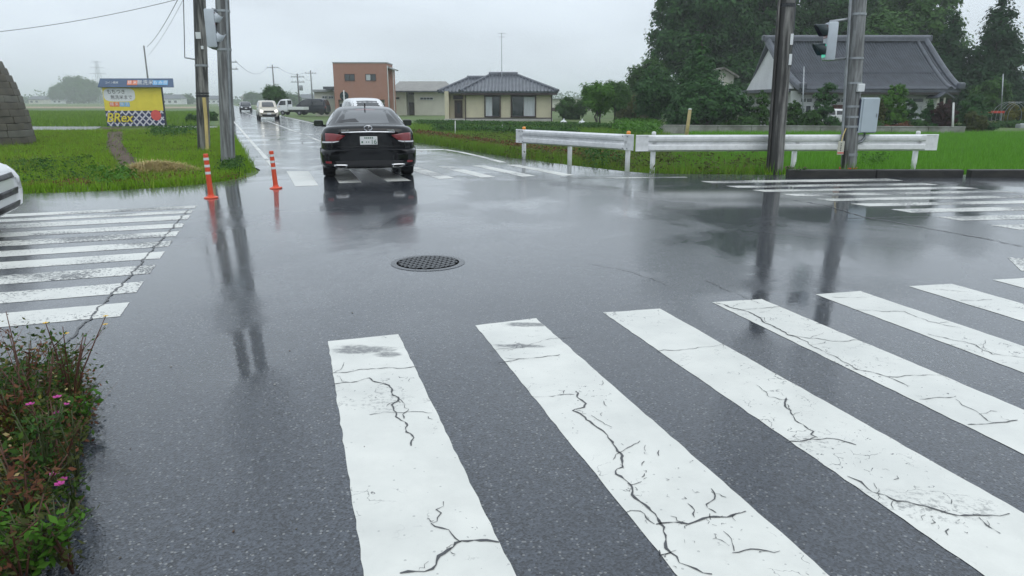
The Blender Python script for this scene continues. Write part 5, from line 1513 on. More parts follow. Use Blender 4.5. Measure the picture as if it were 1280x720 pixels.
# ---- right side poles
YC = gp(968, 215).y
poleC, axC, bC = pole_between('utility_pole', 'thick dark utility pole with white plates behind the guardrail', (968, 217), (983.5, 0), YC, .178, .15, 'pole_dark', 9.5)
for v in (7, ): band(poleC, axC, at(980, v, YC).z, .07, 'iron')
for v, h in ((50, .22), (75, .22)):
    z = at(984, v, YC).z; c, r = axC(z)
    MB().bev(c + Vector((.10, -r - .008, 0)), (.06, .012, h), .004).build('number_plate', 'sign_white', poleC)
MB().tube([axC(z)[0] + Vector((-.19, -.09, 0)) for z in (0.0, 2, 4, 6, 8)], .03, 7).build('conduit', 'pole_dark', poleC)
MB().tube([axC(z)[0] + Vector((.16, -.08, 0)) for z in (2.2, 4, 6, 8)], .012, 6).build('cable', 'wire', poleC)
YD = gp(1060, 213).y
poleD, axD, bD = pole_between('signal_pole', 'grey concrete pole carrying a signal and a control box', (1061, 213), (1074, 0), YD, .165, .14, 'pole_concrete', 8.5, 'pole')
for v in (18, 73, 104, 133, 146, 158, 193): band(poleD, axD, at(1066, v, YD).z, .045 if v != 193 else .06, 'galvanised')
MB().tube([axD(z)[0] + Vector((-.20, -.05, 0)) for z in (.6, 1.6, 2.6, 4.0, 6.0, 7.5)], .03, 7).build('conduit', 'galvanised', poleD)
MB().tube([axD(z)[0] + Vector((-.145, -.13, 0)) for z in (.0, .45)], .07, 7).build('conduit', 'pole_dark', poleD)
z = at(1069, 110, YD).z; c, r = axD(z)
MB().bev(c + Vector((.06, -r - .05, 0)), (.15, .09, .17), .015).build('junction_box', 'sign_white', poleD)
# control box, a cabinet with a slightly open look: door proud of the case
q0, q1 = at(1072, 122, YD), at(1091, 166, YD)
cb = MB().bev(local(poleD, ((q0.x + q1.x) / 2, YD - .02, (q0.z + q1.z) / 2)), (q1.x - q0.x - .03, .26, q0.z - q1.z), .015).build('control_box', 'signal_box', poleD)
MB().bev(local(poleD, ((q0.x + q1.x) / 2 + .03, YD - .16, (q0.z + q1.z) / 2)), (q1.x - q0.x - .08, .02, q0.z - q1.z - .04), .008).build('box_door', 'signal_box', cb)
MB().bev(local(poleD, (q1.x - .05, YD - .175, (q0.z + q1.z) / 2)), (.02, .02, .08), .004).build('door_handle', 'galvanised', cb)
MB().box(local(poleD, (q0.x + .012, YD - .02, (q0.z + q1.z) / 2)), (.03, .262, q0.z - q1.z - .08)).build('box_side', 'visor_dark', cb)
e0, e1 = at(1081, 166, YD), at(1066, 180, YD)
MB().tube([local(poleD, p_) for p_ in (e0, at(1081, 172, YD), at(1077, 177, YD), e1)], .035, 8).build('elbow_pipe', 'galvanised', poleD, True)
# warning tag hung on the guard wire, yellow cord and orange foot band
q = at(1051, 185, YD - .28)
tg = thing('hanging_tag', 'cream tag with a red stripe hung on the grey signal pole', 'tag', q)
MB().bev((0, 0, 0), (.14, .02, .29), .006).build('plate', 'wall_cream', tg); MB().box((0, -.012, -.105), (.135, .006, .025)).build('red_stripe', 'sign_red', tg)
for k in range(5): MB().box((-.005, -.0115, .09 - .035 * k), (.022, .004, .02)).build('printed_sign', 'sign_black', tg)
MB().tube([(0, 0, .14), (.05, .06, .28), (.12, .12, .42)], .012, 6).build('cord', 'stake_yellow', tg)
band(poleD, axD, .045, .05, 'orange_plastic', .03, 'foot_band')

# ---- pedestrian signals
def ped_signal(label, c, yaw, lit, scale, visor, back):
    """local -y is the lens side"""
    t = thing('pedestrian_signal', label, 'traffic signal', c, yaw)
    W, D_, H_ = .36 * scale, .22 * scale, .84 * scale
    autosmooth(MB().bev((0, 0, 0), (W, D_, H_), .03).build('housing', 'signal_grey', t), 40)
    for k, zz in enumerate((.21 * scale, -.21 * scale)):
        m = MB(); n = 14; R_ = .175 * scale; dep = .27 * scale
        ring = [(math.cos(a) * R_, math.sin(a) * R_) for a in [(-.16 + 1.32 * i / n) * PI for i in range(n + 1)]]
        vs = []
        for (x, z) in ring:
            f = .35 + .65 * max(0, (z / R_ + .6) / 1.6)
            vs += [(x, -D_ / 2, zz + z), (x, -D_ / 2 - dep * f, zz + z)]
        vs += [((v[0]) * .93, v[1], zz + (v[2] - zz) * .93) for v in vs]
        N = 2 * (n + 1)
        m.add(vs, [(2 * i, 2 * i + 1, 2 * i + 3, 2 * i + 2) for i in range(n)] + [(N + 2 * i, N + 2 * i + 2, N + 2 * i + 3, N + 2 * i + 1) for i in range(n)] + [(2 * i + 1, N + 2 * i + 1, N + 2 * i + 3, 2 * i + 3) for i in range(n)])
        vz = m.build('visor', visor, t, True)
        ln = MB(); ln.add([(v[0] * .985, v[1], zz + (v[2] - zz) * .985) for v in vs[N:]], [(2 * i, 2 * i + 2, 2 * i + 3, 2 * i + 1) for i in range(n)])
        ln.v = [Vector((v.x * .96, v.y, zz + (v.z - zz) * .96)) for v in ln.v]; ln.build('visor_lining', 'visor_dark', vz, True)
        lens = MB().box((0, -D_ / 2 - .004, zz), (.28 * scale, .012, .28 * scale)).build('lens', 'lens_green_lit' if (k == 1 and lit) else 'lens_red' if k == 0 else 'visor_green_dark', t)
    return t
cS = at(264.5, 36, YB - .05)
sigL = ped_signal('pedestrian signal with blue edged hoods on the left grey pole', cS, rad(104), False, 1.0, 'signal_grey', None)
for v in (11, 60):
    a, b = at(265, v, YB - .05), axB(at(281, v + 4, YB).z)[0] + poleB.location
    MB().tube([local(poleB, a) + Vector((0, 0, -.06 if v == 11 else .06)), local(poleB, a), local(poleB, a.lerp(b, .5)) , local(poleB, b)], .026, 7).build('signal_arm', 'galvanised', poleB, True)
for o in [o for o in sigL.children if o.name.startswith('visor')]:
    pass
cS = at(1037.5, 52, YD - .05)
sigR = ped_signal('pedestrian signal with dark hoods and green light on the right grey pole', cS, rad(-98), True, .93, 'visor_green_dark', None)
for v, v2 in ((27, 22), (75, 72)):
    a, b = at(1037.5, v, YD - .05), axD(at(1070, v2, YD).z)[0] + poleD.location
    MB().tube([local(poleD, a) + Vector((0, 0, -.06 if v == 27 else .06)), local(poleD, a), local(poleD, b)], .026, 7).build('signal_arm', 'galvanised', poleD, True)

# ---- orange delineator posts
def delineator(label, p, h, lean):
    t = thing('delineator_post', label, 'bollard', (p.x, p.y, .001)); t.rotation_euler = (0, lean, 0)
    autosmooth(MB().lathe([(.11, 0), (.11, .012), (.10, .022), (.056, .03), (.048, .055)], 22).build('base_plate', 'orange_plastic', t), 40)
    autosmooth(MB().lathe([(.046, .03), (.042, .10), (.038, h - .03), (.038, h - .008), (.031, h)], 18).build('post', 'orange_plastic', t), 40)
    for k in range(3):
        z = h - .06 - k * .11
        MB().lathe([(.0425, z - .04), (.0412, z)], 18, cap=False).build('reflective_band', 'reflect_white', t)
    return t
delineator('orange delineator post with white bands beside the yellow guy guard', gp(264, 247.5), .70, rad(-1.2))
delineator('orange delineator post standing alone on the wet asphalt near the black saloon', gp(345, 235.5), .66, rad(-2.6))

# ---- guardrail: two runs of corrugated beam on round posts
def guardrail(label, pts, posts, ends, ztop=.78, h=.36):
    """pts: plan line of the beam, posts: distances along it"""
    a, b = Vector(pts[0]), Vector(pts[1]); d = (b - a); L = d.length; ang = math.atan2(d.y, d.x)
    t = thing('guardrail', label, 'guardrail', (a.x, a.y, 0), ang)
    def prof(f):     # corrugation depth f 0..1
        return [(0, -.5), (-.012, -.47), (-.045 * f - .004, -.40), (-.045 * f - .004, -.27), (-.045 * f, -.14), (-.005, -.07), (-.005, .07), (-.045 * f, .14), (-.05 * f - .004, .27), (-.045 * f - .004, .40), (-.012, .47), (0, .5)]
    mb = MB(); xs = [0, .28, .42, L - .42, L - .28, L]; fs_ = [.05, .05, 1, 1, .05, .05]; m = 12
    for x, f in zip(xs, fs_): mb.v += [Vector((x, y, ztop - h / 2 + z * h)) for y, z in prof(f)]
    back = len(mb.v); mb.v += [v + Vector((0, .012, 0)) for v in mb.v]
    for i in range(5):
        for k in range(m - 1):
            q = (i * m + k, (i + 1) * m + k, (i + 1) * m + k + 1, i * m + k + 1)
            mb.f += [q, tuple(back + j for j in q[::-1])]
        mb.f += [(i * m, back + i * m, back + (i + 1) * m, (i + 1) * m), (i * m + m - 1, (i + 1) * m + m - 1, back + (i + 1) * m + m - 1, back + i * m + m - 1)]
    for i in (0, 5): mb.f.append(tuple(i * m + k for k in range(m)) + tuple(back + i * m + k for k in range(m - 1, -1, -1)))
    beam = mb.build('beam', 'rail_white', t); autosmooth(beam, 14)
    for x in posts:
        MB().tube([(x, .10, -.5), (x, .10, ztop - .03)], .057, 14).build('post', 'rail_white', t, True)
        MB().box((x, .045, ztop - h / 2), (.09, .10, .2)).build('bracket', 'rail_white', t)
        for dx in (-.07, .07):
            for dz in (-.1, .1): MB().lathe([(.014, 0), (.014, .012)], 8, Matrix.Translation((x + dx, -.012, ztop - h / 2 + dz * 1.35)) @ Matrix.Rotation(PI / 2, 4, 'X')).build('bolt', 'galvanised', t)
    return t, ang, a
gA = (gp(645, 198).x, gp(645, 198).y, 0); gB = (gp(790.5, 212).x, gp(790.5, 212).y, 0)
LA = (Vector(gB) - Vector(gA)).length
railA, angA, _ = guardrail('white corrugated guardrail curving along the weedy verge', (gA, gB), (.22, LA * .48, LA - .25), None)
gC = (gp(793, 214).x, gp(793, 214).y - .02, 0); gD = (gp(1175, 213.5).x, gp(1175, 213.5).y + .25, 0)
LB = (Vector(gD) - Vector(gC)).length
railB, angB, _ = guardrail('white corrugated guardrail between paddy and kerb, passing both poles', (gC, gD), (.42, LB * .53, LB - .42), None, .79)
for k, (rail, x, z) in enumerate(((railA, .22, .78), (railA, LA - .25, .78), (railB, .42, .79), (railB, LB - .42, .79))):
    m = MB().lathe([(.02, 0), (.045, .012), (.05, .05), (.045, .09), (.02, .102)], 14, Matrix.Translation((x, .10, z - .03))).build('post_reflector', 'amber' if k < 2 else 'reflect_white', rail, True)

# ---- dark kerb stones edging the paddy
x0, x1, x2 = gp(985, 222).x, gp(1205, 222).x, gp(1213, 222).x
yk = gp(1100, 222).y
def kerbs(label, xa, xb, n):
    t = thing('kerb', label, 'kerb', (xa, yk, 0)); L = (xb - xa) / n
    for k in range(n):
        MB().bev((L * (k + .5), .09 + .006 * math.sin(k * 7.3), .06), (L - .012, .17, .19), .018).build('kerb_stone', 'kerb_concrete', t)
kerbs('run of dark mossy kerb stones behind the right crossing, left of the gap', x0, x1, 2)
kerbs('run of dark mossy kerb stones right of the gap, leaving the guardrail end', x2, x2 + 9.6, 5)

# ---- roadside billboard with its little roof; the cartoon face of the original is left out
def billboard():
    Y = 47.0; u0, u1, v0, v1 = 127, 206.5, 107, 157.5
    a, b = at(u0, v0, Y), at(u1, v1, Y); w, h = b.x - a.x, a.z - b.z; zg = float(zt(a.x, Y))
    t = thing('billboard', 'yellow and navy roadside billboard with lattice pattern and a blue top board', 'billboard', ((a.x + b.x) / 2, Y, zg))
    zb = b.z - zg; zm = at(165, 138.5, Y).z - zg; zt_ = a.z - zg
    MB().box((0, .04, (zm + zt_) / 2), (w, .06, zt_ - zm - .002)).build('yellow_panel', 'sign_yellow', t)
    low = MB().box((0, .04, (zb + zm) / 2), (w, .06, zm - zb - .002)).build('navy_panel', 'sign_navy', t)
    # lattice of pale diagonals, each a strip clipped to the panel
    hh = zm - zb; sp = .42
    for s in (1, -1):
        k = -int(w / sp) - 2
        while k * sp < w / 2 + hh:
            xs = k * sp
            p = [(xs, zb), (xs + hh, zm)] if s > 0 else [(xs + hh, zb), (xs, zm)]
            (xa, za), (xb, zb_) = p
            lo, hi = -w / 2 + .03, w / 2 - .03
            t0 = max(0, min(1, (lo - xa) / (xb - xa) if xb > xa else (hi - xa) / (xb - xa))); t1 = max(0, min(1, (hi - xa) / (xb - xa) if xb > xa else (lo - xa) / (xb - xa)))
            if t1 - t0 > .08:
                A_ = Vector((xa + (xb - xa) * t0, 0, za + (zb_ - za) * t0)); B_ = Vector((xa + (xb - xa) * t1, 0, za + (zb_ - za) * t1))
                c = (A_ + B_) / 2; L = (B_ - A_).length
                MB().box((c.x, .008 - .002 * s, c.z), (L, .004, .085), 0, 1, 0, -s * PI / 4).build('lattice_bar', 'sign_lilac', low)
            k += 1
    MX = lambda x, z, y=-.0: Matrix.Translation((x, y, z)) @ Matrix.Rotation(PI / 2, 4, 'X')
    P = lambda u, v: (at(u, v, Y).x - t.location.x, at(u, v, Y).z - zg)
    # speech balloon
    cx, cz = P(149, 118.5); n = 28
    MB().prism([(math.copysign(abs(math.cos(q)) ** .55, math.cos(q)) * 1.0, math.copysign(abs(math.sin(q)) ** .55, math.sin(q)) * .42) for q in [2 * PI * k / n for k in range(n)]], .0, .012, Matrix.Translation((cx, .012, cz)) @ Matrix.Rotation(PI / 2, 4, 'X')).build('speech_balloon', 'sign_white', t)
    text_mesh('printed_text', '\u3082\u3061\u3064\u304d', .30, 'sign_black', t, MX(cx - .18, cz + .17, -.006)); text_mesh('printed_text', '\u7121\u6d17\u7c73\u307e\u3067', .28, 'sign_black', t, MX(cx + .12, cz - .17, -.006))
    for k, (u, m_, s_) in enumerate(((140, 'sign_orange', '\u7cbe'), (146, 'sign_orange', '\u7c73'), (152.5, 'sign_cyan', '\u7121'), (159, 'sign_cyan', '\u6d17'))):
        x, z = P(u, 130.5); sq = MB().bev((x, .006, z), (.31, .014, .27), .006).build('colour_tile', m_, t); text_mesh('printed_text', s_, .24, 'sign_white', sq, MX(x, z, -.004))
    # red disc and the brand lettering at the foot
    x, z = P(195, 144); MB().lathe([(.001, 0), (.33, 0), (.33, .012)], 28, MX(x, z, .012)).build('red_disc', 'sign_red', t)
    x, z = P(149, 147.5)
    text_mesh('lettering_outline', 'BRex', .78, 'sign_black', t, MX(x, z, -.004), shear=.25, ext=.002, fat=.045)
    text_mesh('lettering', 'BRex', .78, 'sign_yellow', t, MX(x, z, -.016), shear=.25, ext=.004, fat=.012)
    # top board: a sloping roof with lettering
    r0, r1 = at(122, 108.8, Y - .25), at(217, 108.8, Y - .25); rt0 = at(124, 98, Y)
    zr0, zr1 = r0.z - zg, rt0.z - zg; xa, xb = r0.x - t.location.x, r1.x - t.location.x
    top = slab(t, 'top_board', [(xa, -.25, zr0), (xb, -.25, zr0), (xb - .1, -.02, zr1), (xa + .1, -.02, zr1)], .06, 'sign_blue')
    al = math.atan2(.23, zr1 - zr0)
    MT = lambda u: Matrix.Translation((P(u, 103)[0], -.145, (zr0 + zr1) / 2)) @ Matrix.Rotation(PI / 2 - al, 4, 'X') @ Matrix.Translation((0, 0, .004))
    for u, m_, s_ in ((163.5, 'sign_orange', '\u7cbe'), (170, 'sign_orange', '\u7c73'), (195.5, 'sign_cyan', '\u3082'), (202, 'sign_cyan', '\u307f'), (208, 'sign_cyan', '\u6442')):
        M = MT(u); sq = MB(); sq.box((0, 0, 0), (.31, .31, .006)); sq.v = [M @ v for v in sq.v]; sq = sq.build('colour_tile', m_, top); text_mesh('printed_text', s_, .27, 'sign_white', sq, M @ Matrix.Translation((0, 0, .006)))
    text_mesh('printed_text', '\u7121\u6d17\u7c73', .36, 'sign_white', top, MT(182.7)); text_mesh('printed_text', '\u30b3\u30a4\u30f3\u7cbe\u7c73', .17, 'sign_white', top, MT(141))
    for x in (-w / 2 + .3, w / 2 - .3): MB().box((x, .14, zt_ / 2 - .1), (.1, .1, zt_ + .2)).build('support_post', 'galvanised', t)
    MB().box((w / 2 + .012, .12, (zb + zt_) / 2), (.02, .2, zt_ - zb)).build('side_trim', 'sign_black', t)
billboard()

# ---- hay pile on the lawn
def hay():
    c = gz(197, 217); g = np.random.default_rng(5); n = 4200
    t = thing('hay_pile', 'flat heap of cut straw lying on the lawn by the soil strip', 'hay', c)
    a = g.uniform(0, 2 * PI, n); r = np.sqrt(g.uniform(0, 1, n))
    x = np.cos(a) * r * 1.0; y = np.sin(a) * r * .65; hgt = .26 * (1 - r ** 1.6) + .03
    P = np.column_stack([x, y, hgt * g.uniform(.6, 1, n)])
    d = g.normal(size=(n, 3)) * np.array([1, .7, .18]); d /= np.linalg.norm(d, axis=1)[:, None]; L = g.uniform(.12, .34, n)[:, None]
    s = np.cross(d, [0, 0, 1]) * .006
    V = np.stack([P - d * L / 2 - s, P - d * L / 2 + s, P + d * L / 2 + s, P + d * L / 2 - s], 1).reshape(-1, 3)
    np_mesh('straw', V, np.arange(4 * n).reshape(n, 4), 'straw', t)
    MB().lathe([(.9, -.03), (.7, .05), (.4, .13), (.08, .17)], 20, Matrix.Scale(.65, 4, (0, 1, 0))).build('heap', 'straw', t, True)
hay()

# ---- distant poles and lines
def far_pole(label, u, v0, v1, Y, arms=1, r=.14, trans=False):
    b, tp = at(u, v1, Y), at(u, v0, Y); zg = float(zt(b.x, Y)); H_ = tp.z - zg
    t = thing('utility_pole', label, 'utility pole', (b.x, Y, zg - .1))
    MB().tube([(0, 0, 0), (0, 0, H_ + .1)], [r, r * .7], 8).build('pole', 'pole_concrete', t, True)
    for k in range(arms):
        MB().box((.0, 0, H_ - .35 - .7 * k), (1.9, .1, .1)).build('crossarm', 'galvanised', t)
        for x in (-.8, -.3, .3, .8): MB().lathe([(.05, 0), (.07, .06), (.04, .18)], 8, Matrix.Translation((x, 0, H_ - .3 - .7 * k))).build('insulator', 'sign_white', t)
    if trans: MB().lathe([(.22, 0), (.25, .05), (.25, .65), (.2, .72)], 12, Matrix.Translation((.4, 0, H_ - 2.2))).build('transformer', 'galvanised', t, True)
    return Vector((b.x, Y, zg + H_))
T1 = far_pole('slim far pole rising behind the billboard roof', 190, 57, 140, 72, 0, .10)
T2 = far_pole('far pole with crossarms just beside the left signal pole', 291, 72, 138, 78, 2)
T3 = far_pole('far pole with crossarm standing behind the roadside tree', 345, 81, 139, 120, 1)
T4 = far_pole('far pole with transformer arm right of the roadside tree', 375, 92, 140, 105, 2, .14, True)
T5 = far_pole('thin far pole behind the annexe of the brick building', 391.5, 88, 138, 125, 1)
def wire(label, a, b, sag, r=.014, mat='wire_pale'):
    a, b = Vector(a), Vector(b); pts = [a.lerp(b, k / 16) - Vector((0, 0, sag * 4 * (k / 16) * (1 - k / 16))) for k in range(17)]
    return tag(MB().tube(pts, r, 5).build('power_line', mat, None), label, 'power line')
wire('overhead line sloping up across the sky from the stone tower side', at(-60, 45, 42), at(330, -32, 42), .5, .016, 'wire')
wire('overhead line from the far slim pole up over the dark utility pole', T1 + Vector((.3, 0, -.1)), at(226, -8, 34), .25, .016, 'wire')
wire('lower overhead line from the far slim pole, fading upwards', T1 + Vector((.3, 0, -.9)), at(236, -14, 36), .25, .010)
wire('sagging line between the first two far roadside poles', T2 + Vector((.8, 0, -.35)), T3 + Vector((-.8, 0, -.3)), 1.2, .022)
wire('lower sagging line between the first two far roadside poles', T2 + Vector((.5, 0, -4.0)), T4 + Vector((-.8, 0, -2.0)), .8, .018)
wire('sagging line between the tree pole and the thin far pole', T3 + Vector((.8, 0, -.3)), T5 + Vector((-.8, 0, -.3)), .7, .022)
wire('line from the transformer pole towards the thin far pole', T4 + Vector((.8, 0, -.3)), T5 + Vector((.3, 0, -1.1)), .6, .018)

# ---- steel lattice tower in the mist
def pylon():
    Y = 650; b, tp = at(128, 132, Y), at(128, 74, Y); H_ = tp.z
    t = thing('lattice_tower', 'faint steel lattice power tower in the mist above the billboard', 'power tower', (b.x, Y, -.2))
    def wd(z): return 4.6 - 3.6 * min(1, z / (H_ * .75))
    for sx in (-1, 1):
        for sy in (-1, 1):
            MB().tube([(sx * wd(z), sy * wd(z), z) for z in np.linspace(0, H_ * .97, 8)], .15, 4).build('leg', 'steel_far', t)
    zs = np.linspace(0, H_ * .95, 10)
    for a, c in zip(zs[:-1], zs[1:]):
        for sy in (-1, 1):
            MB().tube([(-wd(a), sy * wd(a), a), (wd(c), sy * wd(c), c)], .08, 3).build('brace', 'steel_far', t); MB().tube([(wd(a), sy * wd(a), a), (-wd(c), sy * wd(c), c)], .08, 3).build('brace', 'steel_far', t)
    for f, l in ((.95, 5.0), (.82, 6.4), (.69, 7.6)):
        MB().tube([(-l, 0, H_ * f - .4), (0, 0, H_ * f), (l, 0, H_ * f - .4)], .18, 4).build('crossarm', 'steel_far', t)
pylon()

# ---- road sign seen from behind
def sign_back():
    Y = 60.0; p = at(430, 120, Y); zg = 0
    t = thing('road_sign', 'round road sign seen from behind in front of the brick building', 'road sign', (p.x, Y, -.2))
    h = p.z + .2
    MB().tube([(0, 0, 0), (0, 0, h + .45)], .05, 10).build('post', 'pipe_white', t, True)
    MB().lathe([(.01, 0), (.36, 0), (.36, .02), (.33, .025)], 28, Matrix.Translation((0, .08, h)) @ Matrix.Rotation(PI / 2, 4, 'X')).build('disc', 'visor_green_dark', t)
    for dz in (-.15, .15): MB().box((0, .065, h + dz), (.3, .03, .04)).build('clamp', 'galvanised', t)
sign_back()

# ---- small posts and garden things
def post(label, u, v0, v1, Y, r, mat, cat='post', lean=0, name='post', cap=None):
    b, tp = at(u, v1, Y), at(u + lean, v0, Y); t = thing(name, label, cat, b)
    d = tp - b
    MB().tube([Vector((0, 0, -.3)) - d.normalized() * 0, d], [r, r * .85], 8).build('shaft', mat, t, True)
    MB().lathe([(r * .86, 0), (r * .95, .02), (r * .5, .05)], 8, Matrix.Translation(d)).build('cap', cap or mat, t, True)
    return t
post('leaning yellow timber stake with a pale top at the paddy edge', 856.5, 137, 176, 33, .09, 'timber_stake', 'stake', 6, 'timber_stake', 'sign_white')
post('tall white pipe standing in the garden behind the low wall', 1191, 129, 166, 46.5, .07, 'pipe_white', 'pole', 1, 'white_pipe')
post('thin grey pole beside the pine in front of the traditional house', 1003, 84, 161, 47.5, .05, 'galvanised', 'pole', 2, 'thin_pole')
post('thin grey pole in the shrubs under the tall conifer', 1252, 93, 138, 58, .05, 'galvanised', 'pole', 2, 'thin_pole')
post('slim pale stake in the meadow left of the guardrail', 569, 152, 166, 42, .03, 'pipe_white', 'stake', 0, 'marker_stake')
post('short slim stake in the meadow in front of the bungalow plinth', 628, 157, 166, 44, .025, 'pipe_white', 'stake', 0, 'marker_stake')
# white sacks lying in the kitchen garden
for k, (u, v, l) in enumerate(((704.5, 153.5, 'white sack in the kitchen garden nearer the bungalow'), (727.5, 154, 'white sack in the kitchen garden nearer the small tree'))):
    q = at(u, v, 56); s = thing('sack', l, 'sack', (q.x, 56, q.z - .25))
    autosmooth(MB().bev((0, 0, .22), (.5, .35, .42), .15).build('bag', 'sign_white', s), 60); MB().tube([(0, 0, .40), (.03, 0, .5), (.0, .02, .54)], [.09, .04, .07], 8).build('tied_neck', 'sign_white', s)
# red arm, hoops and boxes at the right edge of the garden
q = at(1241, 140, 56); t = thing('red_trellis', 'red painted bar on posts above the garden boxes', 'trellis', (q.x, 56, -.42))
hh = q.z + .42
MB().box((0, 0, hh), (1.75, .12, .16)).build('bar', 'red_paint', t); MB().box((.1, .02, hh - .75), (1.5, .08, .1)).build('bar', 'timber_stake', t)
for x in (-.75, .75): MB().box((x, .05, hh / 2), (.07, .07, hh)).build('leg', 'galvanised', t)
q = at(1270, 150, 55); t = thing('hoop_frame', 'row of bent pale hoops of a small bare greenhouse', 'greenhouse', (q.x, 55, -.42))
for k in range(5):
    x = -.75 + .5 * k
    MB().tube([(x + 1.1 * math.cos(a), .3 * k, .9 + 1.0 * math.sin(a)) for a in [PI * i / 12 for i in range(13)]] , .013, 5).build('hoop', 'galvanised', t)
    for sx in (-1, 1): MB().tube([(x + 1.1 * sx, .3 * k, 0), (x + 1.1 * sx, .3 * k, .9)], .013, 5).build('leg', 'galvanised', t)
for u, l in ((1235, 'white water tank beside the red bar'), (1277, 'white water tank below the greenhouse hoops')):
    a, b = at(u - 4.5, 155, 54), at(u + 4.5, 166, 54)
    t = thing('water_tank', l, 'tank', ((a.x + b.x) / 2, 54, b.z)); autosmooth(MB().bev((0, 0, (a.z - b.z) / 2), (b.x - a.x, .6, a.z - b.z), .06).build('tank', 'roof_sheet', t), 40)
    MB().lathe([(.13, 0), (.13, .05)], 12, Matrix.Translation((0, 0, a.z - b.z - .01))).build('lid', 'sign_white', t)
    for dz in (.25, .5): MB().box((0, -.303, (a.z - b.z) * dz * 1.3), (b.x - a.x - .1, .01, .03)).build('rib', 'galvanised', t)
q = at(1042, 156, 50); small_car('white car parked between the pine and the entrance of the traditional house', (q.x + 1.5, 50.6, -.42), rad(88), 'paint_white', 3.4, 1.475, 1.45, .8, .92)
q = at(1170, 163, 48.5)

# ================================================================== TREES AND SHRUBS
def px_tree(name, label, u0, v0, u1, v1, Y, mat, shape='round', clumps=160, per=42, leaf=.2, cr=None, trunk=.16, group=None, seed=1, cat='tree', inner=.45, zg=None, multi=1, crown_from=.25):
    """tree filling a box of the photograph at distance Y, with a crown of several uneven lobes"""
    a, b = at(u0, v0, Y), at(u1, v1, Y); zg = -.42 if zg is None else zg
    x, w, h = (a.x + b.x) / 2, (b.x - a.x), a.z - zg
    g = random.Random(seed); bl = []
    c0 = h * crown_from
    if shape == 'round':
        n = 9
        for k in range(n):
            an = 2 * PI * k / n + g.uniform(-.4, .4); zz = c0 + (h - c0) * g.uniform(.22, .72); rr = w * .5 * g.uniform(.36, .52)
            f = math.sqrt(max(.05, 1 - ((zz - c0) / (h - c0) * 2 - .9) ** 2 * .8))
            bl.append((math.cos(an) * (w * .5 - rr) * f, math.sin(an) * (w * .45 - rr) * f, zz, rr, rr * .95, rr * g.uniform(.7, .95)))
        r = w * .3; bl.append((0, 0, h - r * .95, r, r, r * .95)); r = w * .36; bl.append((0, 0, (c0 + h) / 2, r, r, (h - c0) * .4))
    elif shape == 'cone':
        n = 11
        for k in range(n):
            f = k / (n - 1); rr = w * .5 * (1 - f) ** .75 * g.uniform(.55, .7) + w * .05; an = g.uniform(0, 6.28)
            off = w * .5 * (1 - f) * .42
            bl.append((math.cos(an) * off, math.sin(an) * off, c0 + (h - c0 - rr) * f, rr, rr, max(rr * .6, h * .05)))
            bl.append((-math.cos(an) * off, -math.sin(an) * off, c0 + (h - c0 - rr) * f + .1, rr, rr, max(rr * .6, h * .05)))
    elif shape == 'column':
        for k in range(6):
            f = k / 5; rr = w * .5 * (.95 - .28 * f ** 2)
            bl.append((g.uniform(-.06, .06) * w, g.uniform(-.06, .06) * w, c0 + (h - c0 - rr) * f, rr, rr, (h - c0) * .17))
    elif shape == 'tiers':
        n = 6
        for k in range(n):
            f = k / (n - 1); rr = w * .5 * (1 - .62 * f) * g.uniform(.6, .8); an = k * 2.3 + g.uniform(-.4, .4)
            off = w * .5 * (1 - .7 * f) * .45
            bl.append((math.cos(an) * off, math.sin(an) * off, c0 + (h - c0) * (.06 + .9 * f), rr, rr, h * .055))
            bl.append((-math.cos(an) * off, -math.sin(an) * off, c0 + (h - c0) * (.0 + .9 * f), rr * .85, rr * .85, h * .05))
    elif shape == 'mound':
        for k in range(7):
            rr = w * .5 * g.uniform(.35, .5); bl.append((g.uniform(-1, 1) * (w * .5 - rr), g.uniform(-.6, .6) * w * .4, max(rr * .35, (h - rr * .8) * g.uniform(.35, 1)), rr, rr, min(rr, h * .5)))
    cr = (cr * .8 if cr else max(.12, w * .075)); per = int(per * 1.35); leaf *= 1.1
    return tree(name, label, cat, (x, Y, zg), bl, mat, clumps, per, cr, leaf, trunk, group, seed, .6, .75, inner, multi)
G1, G2 = 'tall trees behind the farm', 'garden shrubs behind the low wall'
# big wood behind the farm
px_tree('broadleaf_tree', 'huge dark broadleaf tree left of the traditional house roof', 806, -52, 935, 150, 80, 'leaf_dark', 'round', 620, 46, .36, 1.0, .45, G1, 3, inner=.35)
px_tree('broadleaf_tree', 'dark tall tree deep in the wood behind the white gable', 850, -60, 965, 150, 98, 'leaf_dark', 'round', 560, 46, .45, 1.2, .45, G1, 23, inner=.3, crown_from=.05)
px_tree('broadleaf_tree', 'dark tall tree deep in the wood behind the middle of the tile roof', 1010, -50, 1130, 150, 100, 'leaf_dark', 'round', 560, 46, .45, 1.2, .45, G1, 24, inner=.3, crown_from=.05)
px_tree('broadleaf_tree', 'dark understorey tree filling the gap beside the cream house', 880, 60, 960, 155, 78, 'leaf_dark', 'round', 360, 46, .34, .8, .3, G1, 25, inner=.3, crown_from=.03)
px_tree('broadleaf_tree', 'tall dark tree close behind the white gable', 895, -70, 1000, 150, 84, 'leaf_dark', 'round', 520, 44, .36, 1.0, .4, G1, 4)
px_tree('broadleaf_tree', 'dark tall tree behind the left half of the great tile roof', 975, -40, 1075, 150, 86, 'leaf_dark', 'round', 440, 44, .36, 1.0, .4, G1, 5)
px_tree('broadleaf_tree', 'mid green rounded tree behind the middle of the great tile roof', 1068, 14, 1130, 150, 74, 'leaf_loose', 'round', 330, 44, .30, .8, .3, G1, 6)
